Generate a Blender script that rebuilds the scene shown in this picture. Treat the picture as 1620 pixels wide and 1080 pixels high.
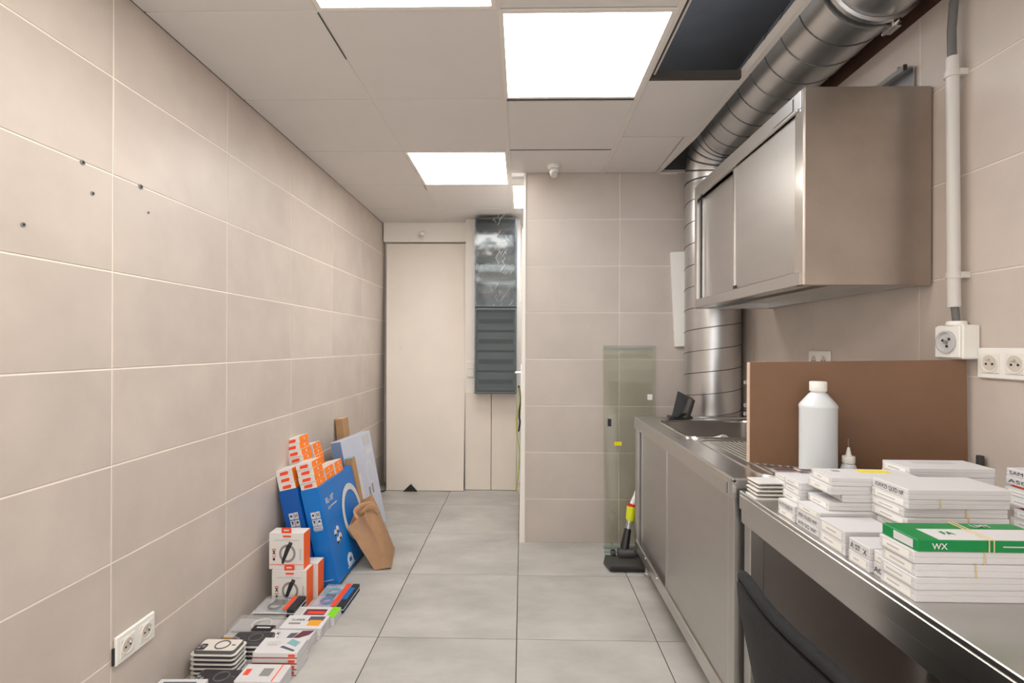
import bpy, math, random
from mathutils import Matrix, Vector, Euler, noise
random.seed(7)
for o in list(bpy.data.objects): bpy.data.objects.remove(o)
S = bpy.context.scene
COL = S.collection
PI = math.pi
# ------------------------------------------------------------ camera, world, exposure
EYE = 1.264
cd = bpy.data.cameras.new('camera'); cam = bpy.data.objects.new('camera', cd); COL.objects.link(cam)
cd.sensor_width = 36; cd.lens = 788.93/1620*36; cd.shift_y = 6.47/1620; cd.clip_start = .02
cam.matrix_world = Matrix.Translation((0, 0, EYE)) @ Matrix.Rotation(.0207, 4, 'Z') @ Matrix.Rotation(PI/2+.0009, 4, 'X') @ Matrix.Rotation(.0039, 4, 'Z')
S.camera = cam
W = bpy.data.worlds.new('world'); S.world = W; W.use_nodes = True
W.node_tree.nodes['Background'].inputs[0].default_value = (1, .98, .96, 1)
W.node_tree.nodes['Background'].inputs[1].default_value = 1.1      # assumed daylight fill, let in by an opening added behind the viewer
vs = S.view_settings
vs.view_transform = 'Standard'; vs.look = 'None'; vs.gamma = 1; vs.use_curve_mapping = False
vs.exposure = 1.15
PANEL_POWER = 6.4      # radiance of the ceiling light panels

# ------------------------------------------------------------ materials
def lin(c):
    return tuple(((v/255)/12.92 if v/255 <= .04045 else ((v/255+.055)/1.055)**2.4) for v in c)
def mat(name, col, rough=.5, metal=0., var=0., scale=6., rnd=0., bump=0., bscale=60., stretch=(1, 1, 1), col2=None, spec=.5, thresh=(.3, .7), coat=0.):
    m = bpy.data.materials.new(name); m.use_nodes = True
    nt = m.node_tree; b = nt.nodes['Principled BSDF']
    L = lin(col)
    b.inputs['Base Color'].default_value = (*L, 1); b.inputs['Roughness'].default_value = rough
    b.inputs['Metallic'].default_value = metal; b.inputs['Specular IOR Level'].default_value = spec
    b.inputs['Coat Weight'].default_value = coat
    if var or rnd or bump or col2:
        tc = nt.nodes.new('ShaderNodeTexCoord'); mp = nt.nodes.new('ShaderNodeMapping')
        mp.inputs['Scale'].default_value = stretch
        nt.links.new(tc.outputs['Object'], mp.inputs['Vector'])
        oi = nt.nodes.new('ShaderNodeObjectInfo')
        ad = nt.nodes.new('ShaderNodeVectorMath'); ad.operation = 'MULTIPLY_ADD'
        nt.links.new(oi.outputs['Random'], ad.inputs[0]); ad.inputs[1].default_value = (37, 19, 53)
        nt.links.new(mp.outputs[0], ad.inputs[2])
        vec = ad.outputs[0]
    if var or col2 or rnd:
        n = nt.nodes.new('ShaderNodeTexNoise'); n.inputs['Scale'].default_value = scale; n.inputs['Detail'].default_value = 6
        n.inputs['Roughness'].default_value = .6
        nt.links.new(vec, n.inputs['Vector'])
        mr = nt.nodes.new('ShaderNodeMapRange'); mr.inputs[1].default_value = thresh[0]; mr.inputs[2].default_value = thresh[1]
        nt.links.new(n.outputs['Fac'], mr.inputs[0])
        mx = nt.nodes.new('ShaderNodeMix'); mx.data_type = 'RGBA'
        c2 = lin(col2) if col2 else tuple(v*(1-var) for v in L)
        c1 = L if col2 else tuple(v*(1+var*.6) for v in L)
        mx.inputs[6].default_value = (*c1, 1); mx.inputs[7].default_value = (*c2, 1)
        nt.links.new(mr.outputs[0], mx.inputs[0])
        out = mx.outputs[2]
        if rnd:
            r2 = nt.nodes.new('ShaderNodeMapRange'); r2.inputs[3].default_value = 1-rnd; r2.inputs[4].default_value = 1+rnd*.6
            nt.links.new(oi.outputs['Random'], r2.inputs[0])
            hv = nt.nodes.new('ShaderNodeHueSaturation'); nt.links.new(r2.outputs[0], hv.inputs['Value'])
            nt.links.new(out, hv.inputs['Color']); out = hv.outputs[0]
        nt.links.new(out, b.inputs['Base Color'])
    if bump:
        n2 = nt.nodes.new('ShaderNodeTexNoise'); n2.inputs['Scale'].default_value = bscale; n2.inputs['Detail'].default_value = 4
        nt.links.new(vec, n2.inputs['Vector'])
        bp = nt.nodes.new('ShaderNodeBump'); bp.inputs['Strength'].default_value = bump; bp.inputs['Distance'].default_value = .002
        nt.links.new(n2.outputs['Fac'], bp.inputs['Height']); nt.links.new(bp.outputs[0], b.inputs['Normal'])
    return m
def emit(name, col, s):
    m = bpy.data.materials.new(name); m.use_nodes = True; nt = m.node_tree; nt.nodes.clear()
    e = nt.nodes.new('ShaderNodeEmission'); e.inputs[0].default_value = (*lin(col), 1); e.inputs[1].default_value = s
    o = nt.nodes.new('ShaderNodeOutputMaterial'); nt.links.new(e.outputs[0], o.inputs[0]); return m
def clear(name, tint, refl=.08, rough=.05, haze=0., hazecol=(255, 255, 255), bump=0., bscale=30):
    m = bpy.data.materials.new(name); m.use_nodes = True; nt = m.node_tree; nt.nodes.clear()
    t = nt.nodes.new('ShaderNodeBsdfTransparent'); t.inputs[0].default_value = (*lin(tint), 1)
    gl = nt.nodes.new('ShaderNodeBsdfGlossy'); gl.inputs['Roughness'].default_value = rough
    fr = nt.nodes.new('ShaderNodeLayerWeight'); pw = nt.nodes.new('ShaderNodeMath'); pw.operation = 'POWER'; pw.inputs[1].default_value = 5
    nt.links.new(fr.outputs['Facing'], pw.inputs[0])
    mu = nt.nodes.new('ShaderNodeMath'); mu.operation = 'MULTIPLY_ADD'; mu.inputs[1].default_value = .7; mu.inputs[2].default_value = refl
    nt.links.new(pw.outputs[0], mu.inputs[0])
    a = nt.nodes.new('ShaderNodeMixShader'); nt.links.new(mu.outputs[0], a.inputs[0]); nt.links.new(t.outputs[0], a.inputs[1]); nt.links.new(gl.outputs[0], a.inputs[2])
    res = a
    if haze:
        d = nt.nodes.new('ShaderNodeBsdfDiffuse'); d.inputs[0].default_value = (*lin(hazecol), 1)
        h = nt.nodes.new('ShaderNodeMixShader'); h.inputs[0].default_value = haze
        nt.links.new(a.outputs[0], h.inputs[1]); nt.links.new(d.outputs[0], h.inputs[2]); res = h
    if bump:
        tc = nt.nodes.new('ShaderNodeTexCoord'); n = nt.nodes.new('ShaderNodeTexNoise'); n.inputs['Scale'].default_value = bscale
        nt.links.new(tc.outputs['Object'], n.inputs['Vector'])
        bp = nt.nodes.new('ShaderNodeBump'); bp.inputs['Strength'].default_value = bump; bp.inputs['Distance'].default_value = .01
        nt.links.new(n.outputs['Fac'], bp.inputs['Height']); nt.links.new(bp.outputs[0], gl.inputs['Normal'])
    o = nt.nodes.new('ShaderNodeOutputMaterial'); nt.links.new(res.outputs[0], o.inputs[0]); return m

M = {}
M['tile'] = mat('beige wall tile', (202, 190, 180), .42, var=.10, scale=3.2, rnd=.035, bump=.05, bscale=14)
M['tile_p'] = mat('greige partition tile', (191, 180, 171), .42, var=.09, scale=3.2, rnd=.03, bump=.05, bscale=14)
M['grout'] = mat('pale wall grout', (250, 240, 228), .8)
M['floor'] = mat('grey concrete look floor tile', (182, 179, 174), .38, var=.24, scale=2.4, rnd=.03, stretch=(1, 1.8, 1), bump=.06, bscale=20)
M['grout_p'] = mat('greige grout', (224, 214, 204), .8)
M['fgrout'] = mat('dark floor grout', (70, 64, 58), .9)
M['ceil'] = mat('ceiling tile', (222, 217, 213), .85, var=.02, scale=4, rnd=.015)
M['bar'] = mat('ceiling grid white', (222, 216, 209), .6)
M['slab'] = mat('dark plenum slab', (84, 86, 90), .8, var=.2, scale=3)
M['brown_wall'] = mat('bare brown wall', (82, 52, 38), .85, var=.35, scale=7)
M['darkgap'] = mat('dark batten and gap shade', (70, 64, 60), .8)  # batten colour, also used to paint the shade in ceiling gaps
M['plaster'] = mat('white plaster', (226, 217, 208), .7, var=.03, scale=3)
M['panel'] = mat('white leaning panel', (228, 218, 207), .55, var=.05, scale=2.2, col2=None)
M['white'] = mat('white plastic', (238, 236, 230), .35)
M['paint'] = mat('white paint', (232, 226, 218), .45)
M['steel'] = mat('brushed steel', (196, 193, 190), .34, 1., var=.04, scale=2, bump=.02, bscale=30, stretch=(1, 1, 6))
M['steel_h'] = mat('brushed steel horizontal', (204, 202, 199), .30, 1., var=.04, scale=3, bump=.02, bscale=30, stretch=(1, 1, 1))
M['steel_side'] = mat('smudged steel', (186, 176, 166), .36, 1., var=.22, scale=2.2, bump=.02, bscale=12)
M['basin'] = mat('sink steel', (186, 182, 178), .28, 1., var=.08, scale=5)
M['galv'] = mat('galvanised duct', (208, 208, 208), .32, 1., var=.12, scale=3, bump=.03, bscale=10)
M['seam'] = mat('duct seam', (110, 110, 110), .4, 1.)
M['chrome'] = mat('chrome', (215, 212, 208), .18, 1.)
M['black'] = mat('black plastic', (30, 30, 32), .4)
M['black2'] = mat('dark grey plastic', (62, 60, 58), .45)
M['velvet'] = mat('black velvet', (20, 21, 23), .85, var=.5, scale=30, bump=.4, bscale=200)
M['hardboard'] = mat('brown hardboard', (116, 82, 55), .55, var=.16, scale=3.5)
M['hardboard_d'] = mat('dark brown board', (84, 52, 28), .6, var=.25, scale=4)  # brown darkened further to carry the shade under the table
M['wood_edge'] = mat('pale board edge', (214, 186, 164), .6)
M['card'] = mat('cardboard', (176, 138, 98), .75, var=.08, scale=9)
M['kraft'] = mat('kraft paper', (172, 132, 98), .7, var=.14, scale=12, bump=.25, bscale=25)
M['kraft_l'] = mat('kraft handle', (196, 154, 118), .7)
M['paper'] = mat('white carton', (212, 210, 211), .6, var=.02, scale=8, rnd=.03)
M['paper_w'] = mat('warm white carton', (222, 217, 212), .55, rnd=.03)
M['orange'] = mat('orange print', (250, 98, 8), .5)
M['orange_s'] = mat('orange carton', (255, 128, 8), .5, rnd=.04)
M['redor'] = mat('red orange print', (238, 74, 38), .5)
M['blue'] = mat('blue carton', (0, 112, 194), .42, var=.04, scale=3)
M['blue_d'] = mat('deep blue carton', (4, 84, 168), .42)
M['greybox'] = mat('lavender grey carton', (196, 200, 216), .5, var=.05, scale=5)
M['greyblue'] = mat('slate carton', (128, 146, 176), .5)
M['green'] = mat('green carton', (0, 132, 66), .4)
M['lime'] = mat('lime print', (132, 212, 30), .5)
M['yellow'] = mat('yellow label', (238, 220, 8), .5)
M['yellow_p'] = mat('yellow green plastic', (214, 220, 34), .35)
M['red'] = mat('red plastic', (214, 32, 30), .4)
M['ink'] = mat('black ink', (38, 38, 42), .6)
M['ink_g'] = mat('grey ink', (140, 138, 138), .6)
M['ink_l'] = mat('light grey ink', (196, 194, 194), .6)
M['maroon'] = mat('maroon print', (104, 52, 66), .45)
M['brickred'] = mat('brick red carton', (164, 66, 34), .5)
M['teal'] = mat('teal print', (130, 176, 182), .45)
M['sky'] = mat('sky blue print', (96, 186, 214), .45)
M['amber'] = mat('amber print', (232, 160, 40), .5)
M['gold'] = mat('mustard carton', (200, 146, 36), .5)
M['slate'] = mat('slate phone print', (84, 92, 104), .4)
M['case'] = mat('phone case dark', (58, 54, 60), .3)
M['case_g'] = mat('phone case grey', (96, 94, 94), .3)
M['case_w'] = mat('phone case clear white', (222, 216, 208), .3)
M['tray'] = mat('white tray plastic', (226, 222, 216), .35)
M['hdpe'] = mat('milky bottle plastic', (212, 216, 219), .35)
M['band'] = mat('rubber band', (206, 186, 140), .6)
M['pvc'] = mat('grey white pvc', (208, 203, 198), .4)
M['well'] = mat('socket well', (206, 198, 186), .5)
M['wire'] = mat('yellow green wire', (186, 190, 70), .5)
M['cable'] = mat('grey cable', (104, 102, 100), .5)
M['meter'] = mat('meter box grey', (88, 96, 98), .5)
M['meter_in'] = mat('meter interior', (164, 168, 166), .6)
M['meter_mod'] = mat('breaker module', (58, 62, 64), .5)
M['glass'] = clear('green tinted glass', (251, 252, 250), .03, .03)
M['glass_edge'] = mat('glass edge', (150, 162, 156), .25)
M['smoke'] = clear('smoky door', (202, 208, 208), .03, .05)
M['wrap'] = clear('plastic wrap', (214, 222, 228), .07, .16, bump=.06, bscale=9)
M['blister'] = clear('clear blister', (240, 240, 240), .10, .12, haze=.14)
M['lightw'] = emit('warm light panel', (255, 249, 240), PANEL_POWER)
M['lightc'] = emit('cool light panel', (244, 249, 255), PANEL_POWER)

# ------------------------------------------------------------ mesh helpers
class MB:
    def __init__(s): s.v = []; s.f = []; s.mi = []; s.cur = 0
    def add(s, vs_, fs):
        k = len(s.v); s.v += [tuple(p) for p in vs_]
        for f in fs: s.f.append([i+k for i in f]); s.mi.append(s.cur)
        return s
    def box(s, x0, x1, y0, y1, z0, z1, c=0.):
        if c <= 0:
            return s.add([(x0, y0, z0), (x1, y0, z0), (x1, y1, z0), (x0, y1, z0), (x0, y0, z1), (x1, y0, z1), (x1, y1, z1), (x0, y1, z1)],
                         [(3, 2, 1, 0), (4, 5, 6, 7), (0, 1, 5, 4), (1, 2, 6, 5), (2, 3, 7, 6), (3, 0, 4, 7)])
        V = []; 
        lo = (x0, y0, z0); hi = (x1, y1, z1); idx = {}
        for i in range(8):
            sg = [(i >> k) & 1 for k in range(3)]
            for a in range(3):      # vertex lying in the face normal to axis a
                p = []
                for k in range(3):
                    e = hi[k] if sg[k] else lo[k]
                    if k != a: e += -c if sg[k] else c
                    p.append(e)
                idx[(i, a)] = len(V); V.append(p)
        F = []
        for a in range(3):
            b, d = (a+1) % 3, (a+2) % 3
            for sd in (0, 1):
                q = [sd << a | p << b | r << d for p, r in ((0, 0), (1, 0), (1, 1), (0, 1))]
                f = [idx[(i, a)] for i in q]; F.append(f if sd else f[::-1])
            # edges parallel to axis a
            for sb in (0, 1):
                for sdd in (0, 1):
                    i0 = sb << b | sdd << d; i1 = i0 | 1 << a
                    f = [idx[(i0, b)], idx[(i1, b)], idx[(i1, d)], idx[(i0, d)]]
                    F.append(f if sb != sdd else f[::-1])
        for i in range(8):
            f = [idx[(i, 0)], idx[(i, 1)], idx[(i, 2)]]
            par = ((i & 1)+(i >> 1 & 1)+(i >> 2 & 1)) % 2
            F.append(f if par else f[::-1])
        return s.add(V, F)
    def prism(s, pts, n):
        """pts: closed 3-D outline, n: extrusion vector"""
        k = len(pts); n = Vector(n)
        return s.add([Vector(p) for p in pts]+[Vector(p)+n for p in pts],
                     [list(range(k))[::-1], list(range(k, 2*k))]+[(i, (i+1) % k, k+(i+1) % k, k+i) for i in range(k)])
    def rprism(s, x0, x1, y0, y1, z0, z1, r, n=4):
        p = []
        for cx, cy, a in ((x1-r, y1-r, 0), (x0+r, y1-r, 90), (x0+r, y0+r, 180), (x1-r, y0+r, 270)):
            for i in range(n+1):
                t = math.radians(a+90*i/n); p.append((cx+r*math.cos(t), cy+r*math.sin(t), z0))
        return s.prism(p, (0, 0, z1-z0))
    def tube(s, path, r, n=10, caps=True, closed=False, flat=1.):
        path = [Vector(p) for p in path]; m = len(path); V = []; F = []
        rr = r if isinstance(r, (list, tuple)) else [r]*m
        up = None
        for i, p in enumerate(path):
            a = path[(i-1) % m] if (i > 0 or closed) else p
            b = path[(i+1) % m] if (i < m-1 or closed) else p
            t = (b-a).normalized()
            if up is None:
                up = Vector((0, 0, 1)) if abs(t.z) < .9 else Vector((0, 1, 0))
            x = t.cross(up).normalized(); y = x.cross(t).normalized(); up = y
            for k in range(n):
                q = 2*PI*k/n; V.append(p+x*rr[i]*math.cos(q)+y*rr[i]*flat*math.sin(q))
        for i in range(m if closed else m-1):
            j = (i+1) % m
            for k in range(n):
                F.append((i*n+k, i*n+(k+1) % n, j*n+(k+1) % n, j*n+k))
        if caps and not closed:
            F.append(list(range(n))[::-1]); F.append([(m-1)*n+k for k in range(n)])
        return s.add(V, F)
    def lathe(s, prof, c=(0, 0, 0), axis=(0, 0, 1), n=24, caps=True):
        q = Vector((0, 0, 1)).rotation_difference(Vector(axis)); c = Vector(c); V = []; F = []
        for r, z in prof:
            for k in range(n):
                a = 2*PI*k/n; V.append(c+q @ Vector((r*math.cos(a), r*math.sin(a), z)))
        for i in range(len(prof)-1):
            for k in range(n): F.append((i*n+k, i*n+(k+1) % n, (i+1)*n+(k+1) % n, (i+1)*n+k))
        if caps:
            F.append(list(range(n))[::-1]); F.append([(len(prof)-1)*n+k for k in range(n)])
        return s.add(V, F)
    def grid(s, fn, nu, nv):
        V = [fn(i/nu, j/nv) for j in range(nv+1) for i in range(nu+1)]
        return s.add(V, [(j*(nu+1)+i, j*(nu+1)+i+1, (j+1)*(nu+1)+i+1, (j+1)*(nu+1)+i) for j in range(nv) for i in range(nu)])
    def mesh(s, name, mats, smooth=False, verts=None):
        me = bpy.data.meshes.new(name); me.from_pydata([tuple(p) for p in (verts or s.v)], [], s.f)
        for m in (mats if isinstance(mats, (list, tuple)) else [mats]): me.materials.append(M[m])
        me.polygons.foreach_set('material_index', s.mi)
        me.validate(); me.update()
        if smooth: 
            me.shade_smooth()
            try: me.set_sharp_from_angle(angle=math.radians(38))
            except Exception: pass
        return me
    def build(s, name, mats, parent=None, smooth=False, local=False):
        """vertices are world coordinates unless local; the object's origin is set at its base"""
        if local: V = [Vector(p) for p in s.v]; o = new(name, s.mesh(name, mats, smooth), parent); return o
        if parent is None:
            xs = [p[0] for p in s.v]; ys = [p[1] for p in s.v]; z = min(p[2] for p in s.v)
            c = Vector(((min(xs)+max(xs))/2, (min(ys)+max(ys))/2, z))
            o = new(name, s.mesh(name, mats, smooth, [Vector(p)-c for p in s.v])); o.location = c; return o
        inv = wm(parent).inverted()
        return new(name, s.mesh(name, mats, smooth, [inv @ Vector(p) for p in s.v]), parent)
def wm(o):
    m = Matrix.LocRotScale(o.location, o.rotation_euler, o.scale)
    return wm(o.parent) @ m if o.parent else m
def new(name, data, parent=None):
    o = bpy.data.objects.new(name, data); COL.objects.link(o)
    if parent: o.parent = parent
    return o
def tag(o, label, cat=None, group=None, kind=None):
    o['label'] = label
    if cat: o['category'] = cat
    if group: o['group'] = group
    if kind: o['kind'] = kind
    return o
def thing(name, label, cat, loc, rot=(0, 0, 0), group=None):
    o = new(name, None); o.location = loc; o.rotation_euler = rot; o.empty_display_size = .1
    return tag(o, label, cat, group)
def textmesh(txt, size, bold=0.):
    key = (txt, size, bold)
    cu = bpy.data.curves.new('lettering', 'FONT'); cu.body = txt; cu.size = size; cu.resolution_u = 2; cu.offset = bold*size
    ob = bpy.data.objects.new('t', cu); COL.objects.link(ob)
    dg = bpy.context.evaluated_depsgraph_get()
    me = bpy.data.meshes.new_from_object(ob.evaluated_get(dg)); bpy.data.objects.remove(ob)
    return me
def put_text(parent, txt, o, a, b, h, m, width=None, center=False, bold=0.):
    """o origin, a reading direction, b up direction in the parent's local space; h cap height"""
    me = textmesh(txt, h/.7, bold)
    a = Vector(a).normalized(); b = Vector(b).normalized(); n = a.cross(b); o = Vector(o)
    xs = [v.co.x for v in me.vertices] or [0]; wd = max(xs)-min(xs)
    sx = width/wd if width else 1.
    off = -wd*sx/2 if center else 0
    for v in me.vertices: v.co = o+a*(v.co.x*sx+off)+b*v.co.y+n*.0009
    me.materials.append(M[m]); me.update()
    return new('lettering', me, parent)

# ------------------------------------------------------------ generic printed box
def frame(face, s):
    sx, sy, sz = s
    return {'top': ((-sx/2, -sy/2, sz), (1, 0, 0), (0, 1, 0), sx, sy), 'front': ((-sx/2, -sy/2, 0), (1, 0, 0), (0, 0, 1), sx, sz),
            'right': ((sx/2, -sy/2, 0), (0, 1, 0), (0, 0, 1), sy, sz), 'left': ((-sx/2, sy/2, 0), (0, -1, 0), (0, 0, 1), sy, sz)}[face]
def deco(o, size, items):
    for q_, it in enumerate(items):
        kind = it[0]
        if kind == 'text':
            _, face, fa, fb, h, txt, m = it[:7]; w = it[7] if len(it) > 7 else None
            O, a, b, la, lb = frame(face, size); O = Vector(O); a = Vector(a); b = Vector(b)
            put_text(o, txt, O+a*fa*la+b*fb*lb+a.cross(b)*.00012*q_, a, b, h, m, w, bold=0. if m.startswith('ink') else .02); continue
        _, name, face = it[:3]
        O, a, b, la, lb = frame(face, size); O = Vector(O); a = Vector(a); b = Vector(b); n = a.cross(b)*(.0005+.00012*q_)
        mb = MB(); P = lambda u, v: O+a*u*la+b*v*lb
        if kind == 'rect':
            u0, v0, u1, v1, m = it[3:8]; mb.prism([P(u0, v0), P(u1, v0), P(u1, v1), P(u0, v1)], n)
        elif kind == 'poly':
            pts, m = it[3:5]; mb.prism([P(*p) for p in pts], n)
        elif kind in ('ring', 'disc'):
            u, v, R, r, m = it[3:8]; k = 28; asp = it[8] if len(it) > 8 else 1.
            C = P(u, v); e = lambda q, rr: C+a*rr*asp*math.cos(q)+b*rr*math.sin(q)
            if kind == 'disc': mb.prism([e(2*PI*i/k, R) for i in range(k)], n)
            else:
                V = [e(2*PI*i/k, R)+n for i in range(k)]+[e(2*PI*i/k, r)+n for i in range(k)]
                mb.add(V, [(i, (i+1) % k, k+(i+1) % k, k+i) for i in range(k)])
        mb.build(name, m, o, local=True)
def pbox(name, label, cat, loc, size, m, rot=(0, 0, 0), items=(), group=None, seam=0., c=.0012, mats=None):
    """a carton whose origin is the centre of its base"""
    sx, sy, sz = size; mb = MB()
    if seam:
        mb.box(-sx/2, sx/2, -sy/2, sy/2, 0, sz*seam, c); mb.box(-sx/2, sx/2, -sy/2, sy/2, sz*seam, sz, c)
    else: mb.box(-sx/2, sx/2, -sy/2, sy/2, 0, sz, c)
    o = mb.build(name, m, local=True); o.location = loc; o.rotation_euler = rot
    tag(o, label, cat, group); deco(o, size, items)
    return o

# ============================================================ THE SETTING
XL, XR, YB, YN, ZC, ZS = -1.275, 1.32, 4.59, -1.6, 2.38, 2.96
YP = 3.222
def struct(name, label, mb, m, parent=None):
    o = mb.build(name, m, parent)
    return tag(o, label, None, None, 'structure') if parent is None else o
fl = struct('floor', 'floor of large grey concrete-look square tiles with dark joints', MB().box(-1.42, 1.5, YN-.1, YB+.12, -.1, -.003), 'fgrout')
cl = struct('ceiling', 'suspended ceiling of square off-white panels with missing panels over the duct', MB().box(-1.42, 1.5, YN-.1, YB+.12, ZS, ZS+.1), 'slab')
wl = struct('wall_left', 'left wall clad in wide beige tiles with pale joints', MB().box(XL-.13, XL-.002, YN, YB, 0, ZS), 'grout')
wr = struct('wall_right', 'right wall of beige tiles behind the steel counters', MB().box(XR+.002, XR+.13, YN, YP+.1, 0, ZS), 'grout_p')
wb = struct('wall_back', 'white plastered back wall behind the leaning panel', MB().box(-1.4, .75, YB, YB+.1, 0, ZS), 'plaster')
wp = struct('wall_partition', 'greige tiled partition wall next to the duct', MB().box(.02, XR, YP+.002, YP+.1, 0, ZS), 'grout_p')
wa = struct('wall_alcove', 'white alcove wall hidden behind the partition', MB().box(.62, .75, YP+.1, YB, 0, ZS), 'plaster')
wf = struct('wall_front', 'wall behind the viewer with a wide opening added for fill light', MB().box(-1.4, -1.15, YN-.1, YN, 0, ZS).box(1.15, 1.45, YN-.1, YN, 0, ZS).box(-1.15, 1.15, YN-.1, YN, 2.3, ZS), 'plaster')  # unseen opening added to brighten the room from the front
mb = MB(); mb.box(XR-.001, XR+.002, YN, YP, 2.362, ZS)
mb.build('plenum_wall', 'brown_wall', wr)
MB().box(.02, XR-.001, YP-.001, YP+.002, ZC+.02, ZS).build('plenum_wall', 'black2', wp)  # dark sheet added so the space above the ceiling reads as shade

TILES = {}
def tile(parent, m, name, axis, a0, a1, b0, b1, face, th=.002, c=.0012):
    """one tile as a chamfered slab sharing its mesh with every tile of its size"""
    w, h = round(a1-a0, 4), round(b1-b0, 4)
    key = (m, axis, w, h, th)
    if key not in TILES:
        k = MB()
        V = [(-w/2, 0), (w/2, 0), (w/2, h), (-w/2, h)]; I = [(-w/2+c, c), (w/2-c, c), (w/2-c, h-c), (-w/2+c, h-c)]
        def P(p, d):
            return {'L': (d, p[0], p[1]), 'R': (-d, -p[0], p[1]), 'F': (p[0], -d, p[1]), 'Z': (p[0], p[1], d), 'C': (p[0], -p[1], -d)}[axis]
        k.add([P(p, -.004) for p in V]+[P(p, th-c*.7) for p in V]+[P(p, th) for p in I],
              [(0, 1, 5, 4), (1, 2, 6, 5), (2, 3, 7, 6), (3, 0, 4, 7), (4, 5, 9, 8), (5, 6, 10, 9), (6, 7, 11, 10), (7, 4, 8, 11), (8, 9, 10, 11), (3, 2, 1, 0)])
        TILES[key] = k.mesh(name, m)
    o = new(name, TILES[key]); am = (a0+a1)/2
    W_ = {'L': (face, am, b0), 'R': (face, am, b0), 'F': (am, face, b0), 'Z': (am, b0, face), 'C': (am, b1, face)}[axis]
    o.location = wm(parent).inverted() @ Vector(W_); o.parent = parent
    return o
def spans(lo, hi, first, pitch, gap):
    r = []; k = math.floor((lo-first)/pitch)
    while first+k*pitch < hi:
        a = max(lo, first+k*pitch+gap/2); b = min(hi, first+(k+1)*pitch-gap/2)
        if b-a > .012: r.append((a, b))
        k += 1
    return r
G = .005
for y0, y1 in spans(-.28, YB, 1.526, .602, G):
    for z0, z1 in spans(0, ZC+.02, 1.792, .302, G): tile(wl, 'tile', 'wall_tile', 'L', y0, y1, z0, z1, XL-.002)
for y0, y1 in spans(-.12, YP, 1.688, .602, G):
    for z0, z1 in spans(0, 2.362, 2.082, .3005, G): tile(wr, 'tile', 'wall_tile', 'R', y0, y1, z0, z1, XR+.002)
for x0, x1 in spans(.02, XR, .623, .602, G):
    for z0, z1 in spans(0, ZC+.02, 2.082, .3005, G): tile(wp, 'tile_p', 'wall_tile', 'F', x0, x1, z0, z1, YP+.002)
for x0, x1 in spans(XL, XR, -.6216, .602, .004):
    for y0, y1 in spans(.2, YB, 2.1535, .602, .004):
        if x0 > .62 and y0 > YP+.1: continue
        tile(fl, 'floor', 'floor_tile', 'Z', x0, x1, y0, y1, -.003, .003)
for o, (x0, x1, y0, y1, z0, z1, m) in ((wl, (XL-.002, XL, YN, -.28, 0, ZC, 'tile')), (wr, (XR, XR+.002, YN, -.12, 0, 2.36, 'tile')), (fl, (XL, XR, YN, .2, -.003, 0, 'floor'))):
    MB().box(x0, x1, y0, y1, z0, z1).build('plain_surface', m, o)
# plugs and holes left in the walls
for y, z, r in ((1.416, 1.79, .0075), (1.45, 1.711, .006), (1.636, 1.79, .0085), (1.67, 1.713, .004), (1.245, 1.569, .006)):
    k = MB(); k.lathe([(r, 0), (r, .003), (r*.62, .0034)], (XL, y, z), (1, 0, 0), 12); w = k.build('wall_plug', 'ink_g', wl)
    MB().lathe([(r*.6, .0005), (r*.6, .0042)], (XL, y, z), (1, 0, 0), 10).build('screw_hole', 'ink', w)
for y, z in ((1.78, 2.245), (1.78, 2.11), (1.36, 2.30), (1.34, 2.205)):
    MB().lathe([(.006, 0), (.006, .003), (.003, .0034)], (XR, y, z), (-1, 0, 0), 10).build('wall_plug', 'ink_g', wr)
# ceiling panels and grid
XG = [XL, -.687, -.087, .513]
YG = [YN]+[1.649+.6*k for k in range(-5, 5)]+[YB]
LIGHTS = {(1, 6): 'w', (2, 6+1): None}
def rng(a, b, g=.003): return a+g, b-g
lights = []
for i in range(3):
    for j in range(len(YG)-1):
        x0, x1 = rng(XG[i], XG[i+1]); y0, y1 = rng(YG[j], YG[j+1])
        if i == 0: x0 = XL+.002
        c = (round((y0+y1)/2, 2))
        if (i, j) in ((1, 5), (2, 6), (1, 8), (2, 9), (1, 2), (0, 3)):
            lights.append((i, j, x0, x1, y0, y1)); continue
        if i == 2 and y0 > YP: y1 = min(y1, YB)
        if i == 2 and y0 < YP < y1:
            tile(cl, 'ceil', 'ceiling_panel', 'C', x0, x1, y0+.006, YP-.004, ZC+.012, .012)
            tile(cl, 'ceil', 'ceiling_panel', 'C', x0, x1, YP+.11, y1, ZC+.012, .012); continue
        if (i, j) == (2, 7): y0 += .028; y1 -= .012
        if i == 2 and y0 > YP: x1 = .61
        tile(cl, 'ceil', 'ceiling_panel', 'C', x0, x1, y0, y1, ZC+.012, .012)
tile(cl, 'ceil', 'ceiling_panel', 'C', .527, .852, 2.675, YP-.004, ZC+.012, .012)
for y0, y1 in ((2.105, 2.668), (.45, 1.02), (-.15, .44), (-.75, -.16), (YN, -.76)):
    tile(cl, 'ceil', 'ceiling_panel', 'C', .527, .902, y0, y1, ZC+.012, .012)
for x, w in ((-.087, .024), (.513, .024), (-.687, .010)):
    MB().box(x-w/2, x+w/2, YN, YP if x > .4 else YB, ZC-(.003 if w > .02 else -.002), ZC+.03).build('grid_bar', 'bar', cl)
for y in YG[1:-1]:
    MB().box(XL, -.087, y-.008, y+.008, ZC+.003, ZC+.03).build('grid_bar', 'bar', cl)
    if y < YP: MB().box(-.075, .501, y-.008, y+(.036 if 2.2 < y < 2.3 else .012), ZC+.006, ZC+.03).build('grid_bar', 'darkgap', cl)  # cross bars coloured dark to imitate the shadow in the panel gaps
MB().box(.902, .924, YN, 2.672, ZC-.004, ZC+.035).build('edge_trim', 'bar', cl)
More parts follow.
